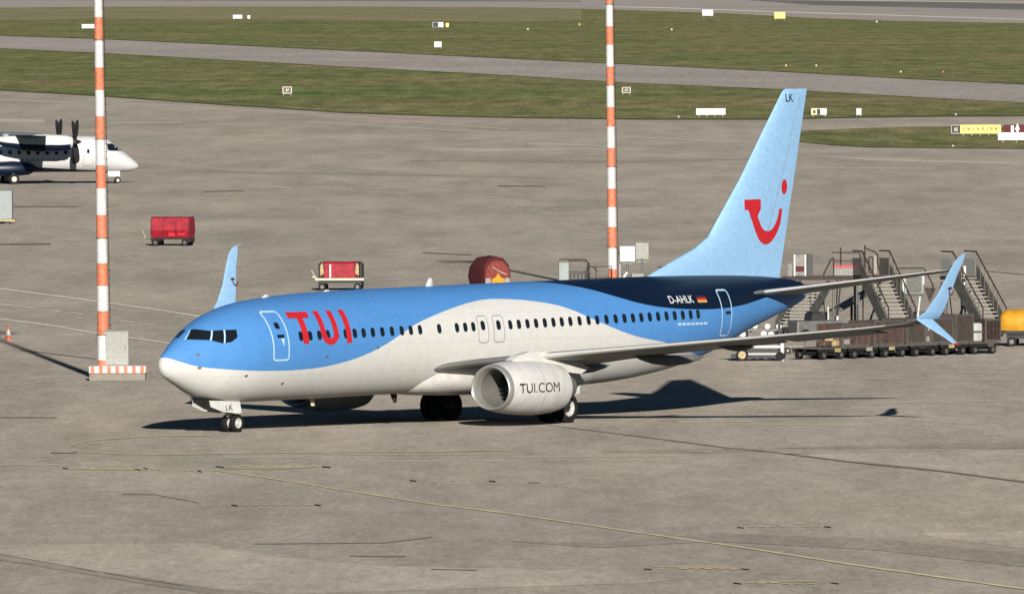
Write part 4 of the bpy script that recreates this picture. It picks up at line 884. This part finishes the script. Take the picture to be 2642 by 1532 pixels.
# ---- loose kit among the stairs
def folded(u,v,dy,rz,label,k):
    x,y,_=at(u,v); o=empty(('conveyor_arm','ladder','generator_cart')[k],(x,y+dy,0),rz,label,('conveyor','ladder','generator')[k])
    if k==0:
        MB().cyl((-.3,0,.3),(-.3,0,.75),.06).cyl((.6,0,.3),(.6,0,1.3),.06).build('support','rust',o)
        MB().loft([[(-.9,y_,z_) for y_,z_ in ((-.35,.62),(.35,.62),(.35,.80),(-.35,.80))],[(1.5,y_,z_) for y_,z_ in ((-.35,1.85),(.35,1.85),(.35,2.03),(-.35,2.03))]]).build('belt','dark',o)
        MB().loft([[(-.9,y_,z_) for y_,z_ in ((-.40,.60),(-.36,.60),(-.36,.90),(-.40,.90))],[(1.5,y_,z_) for y_,z_ in ((-.40,1.82),(-.36,1.82),(-.36,2.13),(-.40,2.13))]]).build('side_rail','frame',o)
        MB().box(.1,0,.3,1.9,.8,.22,bev=.03).build('chassis','steel',o); cart_wheels(o,.7,.36,.2)
    elif k==1:
        b=MB().cyl((-.28,0,0),(-.16,.6,2.4),.03).cyl((.28,0,0),(.16,.6,2.4),.03)
        for i in range(8): t=(i+.6)/8.4; b.cyl((-.28+.12*t,.6*t,2.4*t),(.28-.12*t,.6*t,2.4*t),.018)
        b.build('rungs','frame',o); MB().cyl((-.26,1.1,0),(-.16,.6,2.4),.025).cyl((.26,1.1,0),(.16,.6,2.4),.025).box(0,1.06,.2,.5,.03,.04).build('rear_legs','rust',o)
    else:
        MB().box(0,0,.72,1.3,.8,.7,bev=.06).build('housing','olive',o); MB().box(-.1,-.41,.75,.7,.02,.4).build('louvre','dark',o); MB().box(0,0,.32,1.5,.7,.1).build('chassis','rust',o)
        MB().cyl((.4,0,1.05),(.4,0,1.35),.05).build('exhaust','dark',o); MB().tube([(-.75,0,.34),(-1.15,0,.25)],.035).build('drawbar','dark',o); cart_wheels(o,.5,.36,.18)
folded(2172,862,3.5,math.radians(25),'dark belt conveyor arm rising rightwards behind the leaning pole',0)
folded(2110,868,1.0,math.radians(-10),'aluminium step ladder standing under the gangway near the tail cone',1)
folded(2398,866,2.6,math.radians(12),'olive generator cart behind the dolly row, right of the middle stairs',2)
folded(2432,866,4.5,math.radians(-25),'step ladder standing left of the rightmost stairs',1)
# ---- small dark tractor peeking over near wing
x,y,_=at(2105,880); o=empty('tow_tractor',(x,y+2.5,0),math.radians(20),'small dark tow tractor whose rounded cab top shows above the near wing','tractor')
MB().box(0,0,.6,2.2,1.2,.6,bev=.08).build('body','steel',o); MB().loft([[(-.34,y_,.9) for y_ in (-.5,.5)]+[(.34,y_,.9) for y_ in (.5,-.5)],[(-.3,y_,1.22) for y_ in (-.45,.45)]+[(.3,y_,1.22) for y_ in (.45,-.45)]]).build('cab','dark',o)
MB().box(0,0,1.27,.52,.9,.08,bev=.03).build('cab_roof','dark',o)
cart_wheels(o,.7,.55,.26)
# ---- open framed service cart left of the row
x,y,_=at(1955,930); o=empty('service_cart',(x,y,0),math.radians(-4),'black and white framed service cart with round lamps, left of the dollies','service cart')
b=MB()
for z in (.28,.62,.95): b.box(.3,-.5,z,1.6,.09,.10)
b.box(1.1,-.5,.55,.13,.1,1.1); b.build('white_rails','bright',o)
b=MB()
for z in (.45,.8): b.box(.3,-.46,z,1.6,.08,.14)
b.box(0,0,.2,2.3,1.1,.14).box(-.5,-.45,.75,.10,.1,1.2).box(.98,-.45,1.05,.1,.1,1.5).box(-.5,.45,.75,.1,.1,1.2).box(1.0,.45,.75,.1,.1,1.2).build('dark_frame','dark',o)
MB().box(-.85,-.2,.75,.5,.6,.55,bev=.05).build('motor_housing','dark',o)
for u,v in ((-1.15,1.08),(-.62,1.16),(.30,1.18),(.62,1.16)): MB().cyl((u,-.62,v),(u,-.5,v),.13,n=18).build('lamp','bright',o)
for u,v in ((-.1,1.52),(.45,1.50),(.95,1.50)): MB().cyl((u,-.3,v),(u,-.18,v),.12,n=18).build('lamp','bright',o)
MB().box(.3,-.1,1.35,1.5,.5,.08).box(-.3,0,1.1,.06,.06,.6).build('top_tray','steel',o)
w=MB().cyl((-.65,-.62,.26),(-.65,-.44,.26),.27,n=24).build('wheel','rubber',o,smooth=40); MB().cyl((-.65,-.63,.26),(-.65,-.5,.26),.17,n=20).build('hub','sandy',w)
for sx,sy in ((1.0,-.5),(-.65,.5),(1.0,.5)): MB().cyl((sx,sy-.08,.2),(sx,sy+.08,.2),.2,n=20).build('wheel','rubber',o,smooth=40)
# ---- conveyor leg bits between service cart and row
x,y,_=at(2050,912); o=empty('wheel_chock_trolley',(x,y,0),0,'low grey trolley with a bent handle, between the service cart and the dolly row','trolley')
MB().box(0,0,.32,.8,.5,.06).build('tray','frame',o); MB().tube([(.4,0,.34),(.55,0,.75),(.2,0,.78)],.03).build('handle','frame',o); cart_wheels(o,.3,.2,.14)
# ---- yellow covered cart at the right edge
x,y,_=at(2662,893); o=empty('yellow_cart',(x,y,0),math.radians(-8),'cart with a rounded yellow cover cut by the right edge','cart')
P=[(-.6,.72),(.6,.72),(.72,1.0),(.62,1.45),(.3,1.68),(-.3,1.68),(-.62,1.45),(-.72,1.0)]
MB().loft([[(xx,yy*k,.72+(zz-.72)*k) for yy,zz in P] for xx,k in ((-1.42,.6),(-1.32,.86),(-1.1,.97),(-.4,1),(.5,1),(1.1,.97),(1.35,.8))]).build('cover','yellow',o,smooth=50)
MB().box(0,0,.62,3.0,1.3,.1).box(0,0,.45,2.2,1,.2).build('deck','dark',o); MB().cyl((-1.3,0,.62),(-1.42,0,.85),.03).build('stake','dark',o); cart_wheels(o,.85,.55,.22)
# ---- airfield signs, markers and edge lights on the turf
def sign(u,v,w_px,h_px,m_,label,legs=2,extra=None,th=.18,grp=None,name='airfield_sign',cat='sign'):
    x,y,_=at(u,v); s_=F/y/1.0; w=w_px/s_; h=h_px/s_
    o=empty(name,(x,y,0),0,label,cat,grp)
    MB().box(0,0,h*.62+0,w,th*max(1,h*.3),h*.76,bev=.02).build('sign_face',m_,o)
    for k in range(legs): MB().box((k/(legs-1)-.5)*w*.8 if legs>1 else 0,0,h*.12,min(w*.05+.04,.12),.08,h*.25).build('leg','steel',o)
    if extra: extra(o,w,h,th*max(1,h*.3))
    return o
sign(613,52,24,13,'swht','white board on the far turf at upper left, larger of a close pair',grp=None)
sign(642,52,7,12,'swht','slim white marker beside a white board on the far upper left turf',legs=1,name='marker_post',cat='marker')
sign(228,77,34,14,'swht','white board on the turf just left of the left mast near the top')
def two(o,w,h,t): MB().box(-w*.22,-t/2-.01,h*.62,w*.5,.02,h*.7).build('dark_half','sblk',o)
sign(1130,75,28,17,'swht','sign with a black half and a white half on the upper turf near the middle',extra=two)
sign(1154,74,8,14,'syel','little yellow marker just right of the black and white sign near the top',legs=1,name='marker_post',cat='marker')
sign(1130,127,19,19,'swht','square white board below the black and white sign near the top middle')
def outl(o,w,h,t):
    b=MB(); 
    for sx in (-1,1): b.box(sx*w*.46,-t/2-.01,h*.62,w*.08,.02,h*.76)
    b.box(0,-t/2-.01,h*.96,w*.9,.02,h*.07).box(0,-t/2-.01,h*.28,w*.9,.02,h*.07).build('pale_outline','cream',o)
    MB().box(-w*.05,-t/2-.012,h*.6,w*.1,.02,h*.3).box(w*.12,-t/2-.012,h*.68,w*.14,.02,h*.1).build('sign_figure','cream',o)
sign(741,248,24,24,'olive','dark square sign with a pale outline on the turf above the airliner nose',extra=outl)
sign(1616,245,22,20,'olive','dark square sign with a pale outline just right of the rear mast',extra=outl)
sign(1826,46,28,20,'swht','white square board on the far turf left of the yellow one')
sign(2012,54,28,22,'syel','plain yellow square board on the far turf at upper right')
def slats(o,w,h,t): MB().box(0,-t/2-.01,h*.6,w*.9,.02,h*.05).build('seam','pgrey',o)
sign(1834,302,76,22,'swht','long blank white board on the turf left of the tail tip',legs=4,extra=slats)
def trip(o,w,h,t):
    MB().box(-w*.3,-t/2-.01,h*.6,w*.3,.02,h*.6).build('yellow_panel','syel',o); MB().box(-w*.02,-t/2-.012,h*.6,w*.22,.02,h*.66).build('black_panel','sblk',o); MB().box(-w*.3,-t/2-.02,h*.6,w*.16,.02,h*.36).build('black_figure','sblk',o)
sign(2113,302,40,22,'swht','short sign in yellow, black and white just right of the tail tip',extra=trip)
sign(2216,302,13,22,'swht','narrow white board right of the tail tip on the turf')
# right edge group
x,y,_=at(2530,352); s_=F/y
o=empty('direction_sign',(x,y,0),0,'long yellow taxiway sign with a black square at its left end','sign')
MB().box(0,0,.72,106/s_,.22,.90,bev=.02).build('yellow_panel','syel',o)
bk=MB().box(-64.5/s_,0,.72,22/s_,.24,.92,bev=.02).build('black_panel','sblk',o)
MB().box(-75/s_,-.13,.72,.04,.02,.85).box(-64.5/s_,-.13,1.13,20/s_,.02,.04).box(-64.5/s_,-.13,.32,20/s_,.02,.04).build('white_border','swht',bk)
conform(text_bm('A5',-69/s_,-59/s_,.52,.92,.02),lambda X,Z:(X,-.135,Z),5,'sign_lettering','cream',bk)
b=MB()
rr=random.Random(5)
for i,ch in enumerate(((-42,'r'),(-30,'v'),(-18,'i'),(-6,'d'),(6,'p'),(18,'i'),(28,'q'),(40,'o'))):
    cx=ch[0]/s_
    if ch[1]=='i': b.box(cx,-.12,.76,.09,.02,.36)
    elif ch[1]=='r': b.box(cx-.08,-.12,.74,.09,.02,.32,).box(cx+.05,-.12,.84,.2,.02,.12)
    elif ch[1]=='v': b.prism([(cx-.24,.86),(cx+.24,.92),(cx,.56)],lambda a,c:(a,-.12,c),lambda a,c:(a,-.14,c))
    elif ch[1]=='d': b.prism([(cx-.13,.58),(cx+.16,.74),(cx-.13,.94)],lambda a,c:(a,-.12,c),lambda a,c:(a,-.14,c))
    elif ch[1] in 'pq': b.box(cx-.05,-.12,.74,.09,.02,.38).box(cx+.06,-.12,.82,.16,.02,.18)
    else: b.cyl((cx,-.12,.76),(cx,-.14,.76),.15,n=14)
b.build('faint_lettering','smark',o)
for k in range(5): MB().box((-45+k*22)/s_,0,.14,.1,.1,.28).build('leg','steel',o)
x,y,_=at(2622,366); sign(2640,368,130,26,'swht','long white board at the right edge in front of the red and white posts',legs=4,extra=slats)
x,y,_=at(2630,352); o=empty('red_board',(x,y,0),0,'dark red sign with white patches behind the white board at the right edge','sign')
MB().box(0,0,.72,80/s_,.2,.9,bev=.02).build('sign_face','dred',o)
MB().cyl((-18/s_,-.12,.72),(-18/s_,-.16,.72),.17,n=18).box(-18/s_,-.13,.72,.3,.03,.75).prism([(-5/s_,.3),(1/s_,.75),(-5/s_,1.35),(-11/s_,.75)],lambda a,c:(a,-.12,c),lambda a,c:(a,-.15,c)).build('white_patches','swht',o)
for k in range(3): MB().box((-30+k*30)/s_,0,.14,.1,.1,.28).build('leg','steel',o)
lamps=[(1362,82,'pale edge light on the upper turf left of the rear mast'),(1495,70,'yellow edge light on the upper turf close left of the rear mast'),(1733,83,'white edge light on the upper turf right of the rear mast'),
 (2028,176,'yellowish edge light by the taxiway, above the tail tip at its left'),(2106,176,'white edge light by the taxiway, above the tail tip at its right'),(2324,192,'yellow edge light by the taxiway at the right, left of a reddish one'),(2433,192,'reddish edge light by the taxiway at the far right'),
 (1751,308,'tiny pale light at the apron edge left of the long white board'),(2466,302,'tiny pale light at the taxiway edge above the yellow sign'),(2459,383,'tiny pale light at the apron edge below the yellow sign'),(2262,63,'tiny pale light on the far turf at upper right')]
for i,(u,v,lab) in enumerate(lamps):
    x,y,_=at(u,v); s_=F/y; k=9/s_
    o=empty('edge_light',(x,y,0),0,lab,'edge light','taxiway edge lights')
    MB().cyl((0,0,0),(0,0,k*.55),k*.1,n=8).build('stem','steel',o); MB().lathe([(0,.01),(0,k*.26),(k*.4,k*.26),(k*.5,k*.12),(k*.52,.01)],(0,0,k*.5),(0,0,1),12).build('lens','syel' if i in(1,3,5) else ('orange' if i==6 else 'bright'),o,smooth=50)
# ================================================================== TURBOPROP at the left edge
bt=math.radians(79)       # heading measured from the view axis towards the right
tpx,tpy,_=at(303,473)
# local frame: x aft from the nose, y to the aircraft's left (port) ... z up ; nose points right
nd=Vector((math.sin(bt),math.cos(bt),0))
tp=empty('turboprop_airliner',(tpx+nd.x*1.75,tpy+nd.y*1.75,0),math.atan2(-nd.y,-nd.x),'white high-winged propeller aircraft with a dark blue belly behind the left mast','propeller aircraft')
# x axis = aft = (-nd); y axis = z cross x -> starboard is +y?  aft x (0,0,1)... starboard side faces the camera
# with x aft and z up the +y axis is the starboard side
TS=[(0,1.42,1.32,.04),(.15,1.64,1.16,.28),(.5,1.96,1.02,.55),(1.0,2.36,.94,.82),(1.6,2.78,.92,1.05),(2.0,3.14,.92,1.16),(2.5,3.52,.93,1.27),(3.2,3.76,.94,1.36),(4.2,3.84,.94,1.43),(6,3.86,.94,1.43),(14,3.86,.94,1.43),(16.5,3.84,1.3,1.3),(19,3.78,2.1,.95),(21,3.68,2.8,.55),(22.6,3.5,3.2,.15)]
def tri_(x,i,n=40):
    for a,b in zip(TS[:-1],TS[1:]):
        if a[0]<=x<=b[0]: break
    k=(x-a[0])/(b[0]-a[0]); t_,b_2,h_=[a[j]+(b[j]-a[j])*k for j in (1,2,3)]
    t=2*math.pi*i/n; zc=(t_+b_2)/2
    return (x,h_*math.sin(t),zc+(t_-b_2)/2*math.cos(t))
def tlm():
    m=bpy.data.materials.new('turboprop_livery'); m.use_nodes=True; N=m.node_tree.nodes; L=m.node_tree.links; b=N['Principled BSDF']; b.inputs['Roughness'].default_value=.4
    tc=N.new('ShaderNodeTexCoord'); sp=N.new('ShaderNodeSeparateXYZ'); L.new(tc.outputs['Object'],sp.inputs[0])
    # boundary of the navy belly rises aft: z < -0.1 + .11*(x-1.6)
    a=N.new('ShaderNodeMath'); a.operation='MULTIPLY_ADD'; a.inputs[1].default_value=-.062; L.new(sp.outputs[0],a.inputs[0]); L.new(sp.outputs[2],a.inputs[2])
    mn=N.new('ShaderNodeMapRange'); mn.inputs[1].default_value=.80; mn.inputs[2].default_value=.84; L.new(a.outputs[0],mn.inputs[0])
    x=N.new('ShaderNodeMix'); x.data_type='RGBA'; x.inputs[6].default_value=(*NAVY,1); x.inputs[7].default_value=(.78,.76,.74,1); L.new(mn.outputs[0],x.inputs[0]); L.new(x.outputs[2],b.inputs['Base Color']); return m
TL=tlm()
txs=[0.01,.05,.1,.2,.35,.5,.75,1,1.3,1.6,1.8,2,2.25,2.5,2.85,3.2,3.7,4.2,6,8,10,12,14,15.2,16.5,17.7,19,20,21,22,22.6]
MB().loft([[tri_(x,i) for i in range(40)] for x in txs]).build('fuselage',TL,tp,smooth=50)
def tside(x,z):
    for a,b in zip(TS[:-1],TS[1:]):
        if a[0]<=x<=b[0]: break
    k=(x-a[0])/(b[0]-a[0]); t_,b_2,h_=[a[j]+(b[j]-a[j])*k for j in (1,2,3)]; zc=(t_+b_2)/2; s_=(z-zc)/((t_-b_2)/2)
    return h_*math.sqrt(max(0,1-s_*s_))
ont=lambda x,z:(x,tside(x,z)+.02,z)
conform(poly_mesh([[(1.35,2.62),(2.55,2.64),(2.75,2.72),(2.75,3.2),(2.3,3.22),(1.75,2.95)]]),ont,.15,'cockpit_window','glass',tp)
dr=conform(poly_mesh([rrect(3.95,4.75,1.45,3.2,.15)]),ont,.2,'door',TL,tp); conform(strip(rrect(3.95,4.75,1.45,3.2,.15),.03),lambda x,z:(x,tside(x,z)+.03,z),.2,'door_edging','pgrey',dr)
conform(poly_mesh([rrect(4.25,4.47,2.45,2.78,.09)]),lambda x,z:(x,tside(x,z)+.035,z),.2,'door_window','glass',dr)
for x in [6.2+i*.76 for i in range(15)]: conform(poly_mesh([rrect(x-.14,x+.14,2.38,2.74,.08)]),ont,.2,'cabin_window','glass',tp)
conform(poly_mesh([[(6.2+i*.42,1.86),(6.2+i*.42+.3,1.86),(6.2+i*.42+.26,2.02),(6.2+i*.42+.04,2.02)] for i in range(9)]),ont,.2,'faded_lettering','cgrey',tp)
# wing, nacelles, propellers
wn=MB()
def fs(x,y,z,c,t=.14): return [(x+a*c,y,z+b*c) for a,b in foil(12,t)]
wn.loft([fs(9.2,-12.2,4.05,1.4),fs(8.3,-4.6,4.0,2.5),fs(8.3,4.6,4.0,2.5),fs(9.2,12.2,4.05,1.4)]).build('wing','cgrey',tp,smooth=50)
MB().box(9.6,0,3.86,3.2,1.6,.4,bev=.15).build('wing_fairing','cgrey',tp,smooth=50)
for s_ in (1,-1):
    y=4.05*s_; N_=MB()
    N_.loft([[(x,y+w_*math.sin(t)*(abs(math.sin(t))**-.15 if abs(math.sin(t))>.01 else 1),z+h_*math.cos(t)) for t in [2*math.pi*i/28 for i in range(28)]] for x,w_,h_,z in ((6.05,.28,.3,3.4),(6.15,.42,.46,3.38),(6.5,.5,.56,3.36),(7.2,.52,.62,3.36),(8.6,.5,.6,3.4),(10,.44,.5,3.46),(11.4,.3,.34,3.56),(12.4,.08,.1,3.66))])
    na=N_.build('engine_nacelle','bright',tp,smooth=50)
    MB().loft([[(x,y+w_*math.sin(t),z-.05+h_*math.cos(t)) for t in [math.radians(100+160*i/14) for i in range(15)]] for x,w_,h_,z in ((6.3,.5,.56,3.36),(7.2,.56,.66,3.33),(8.6,.56,.68,3.36),(10,.52,.62,3.40),(11.4,.38,.46,3.5),(12.6,.12,.2,3.62))],close=False).build('nacelle_belly','navy',na,smooth=50)
    MB().lathe([(0,.001),(.12,.09),(.35,.19),(.6,.25),(.75,.26)],(5.32,y,3.4),(1,0,0),20).build('spinner','dark',na,smooth=60)
    for k in range(6):
        t=math.radians(30+60*k); q=[]
        for r,w_,tw,sw in ((.2,.14,.9,0),(.7,.24,1.0,.0),(1.3,.27,.9,-.02),(1.75,.24,.8,-.06),(1.98,.13,.7,-.10)):
            ax=Vector((0,math.sin(t),math.cos(t))); tn=Vector((0,math.cos(t),-math.sin(t))); c0=Vector((5.85,y,3.4))+ax*r+tn*sw
            dv=(Vector((1,0,0))*math.sin(tw)+tn*math.cos(tw))*w_; nn=(Vector((1,0,0))*math.cos(tw)-tn*math.sin(tw))*.02
            q.append([c0-dv,c0+nn,c0+dv,c0-nn])
        MB().loft(q).build('propeller_blade','dark',na)
# tail
MB().loft([[(x,y_*k,z) for x,y_,k in ((a,0,1),(a+c*.3,.12,1),(a+c,0,1),(a+c*.3,-.12,1))] for a,c,z in ((16.8,4.8,3.6),(18.6,3.2,5.0),(20.4,2.1,7.4))]).build('fin','navy',tp)
MB().loft([fs(20.6,-3.6,7.4,1.0),fs(20.1,0,7.4,1.7),fs(20.6,3.6,7.4,1.0)]).build('tailplane','cgrey',tp,smooth=50)
for s_ in (1,-1):
    MB().loft([[(x,s_*1.35+w_*math.sin(t),1.25+h_*math.cos(t)) for t in [2*math.pi*i/20 for i in range(20)]] for x,w_,h_ in ((8.4,.05,.05),(9.2,.45,.5),(10.5,.6,.62),(12,.5,.55),(13.2,.05,.08))]).build('gear_sponson','navy',tp,smooth=50)
    g=MB().cyl((10.55,s_*1.95,.42),(10.55,s_*1.6,1.2),.09).build('main_gear','steel',tp)
    for dy in (-.2,.2): 
        MB().cyl((10.55,s_*2.0+dy-.12,.42),(10.55,s_*2.0+dy+.12,.42),.42,n=24).build('tyre','rubber',g,smooth=40)
        MB().cyl((10.55,s_*2.0+dy-.125,.42),(10.55,s_*2.0+dy+.125,.42),.22,n=20).build('rim','rim',g)
g=MB().cyl((1.75,0,.25),(1.75,0,1.1),.07).build('nose_gear','steel',tp)
for dy in (-.17,.17): 
    MB().cyl((1.75,dy-.08,.24),(1.75,dy+.08,.24),.24,n=20).build('tyre','rubber',g,smooth=40); MB().cyl((1.75,dy-.085,.24),(1.75,dy+.085,.24),.13,n=16).build('rim','rim',g)
for s_ in (1,-1): MB().box(2.1,s_*.34,.78,1.0,.03,.46,bev=.01).build('nose_gear_door','bright',tp)
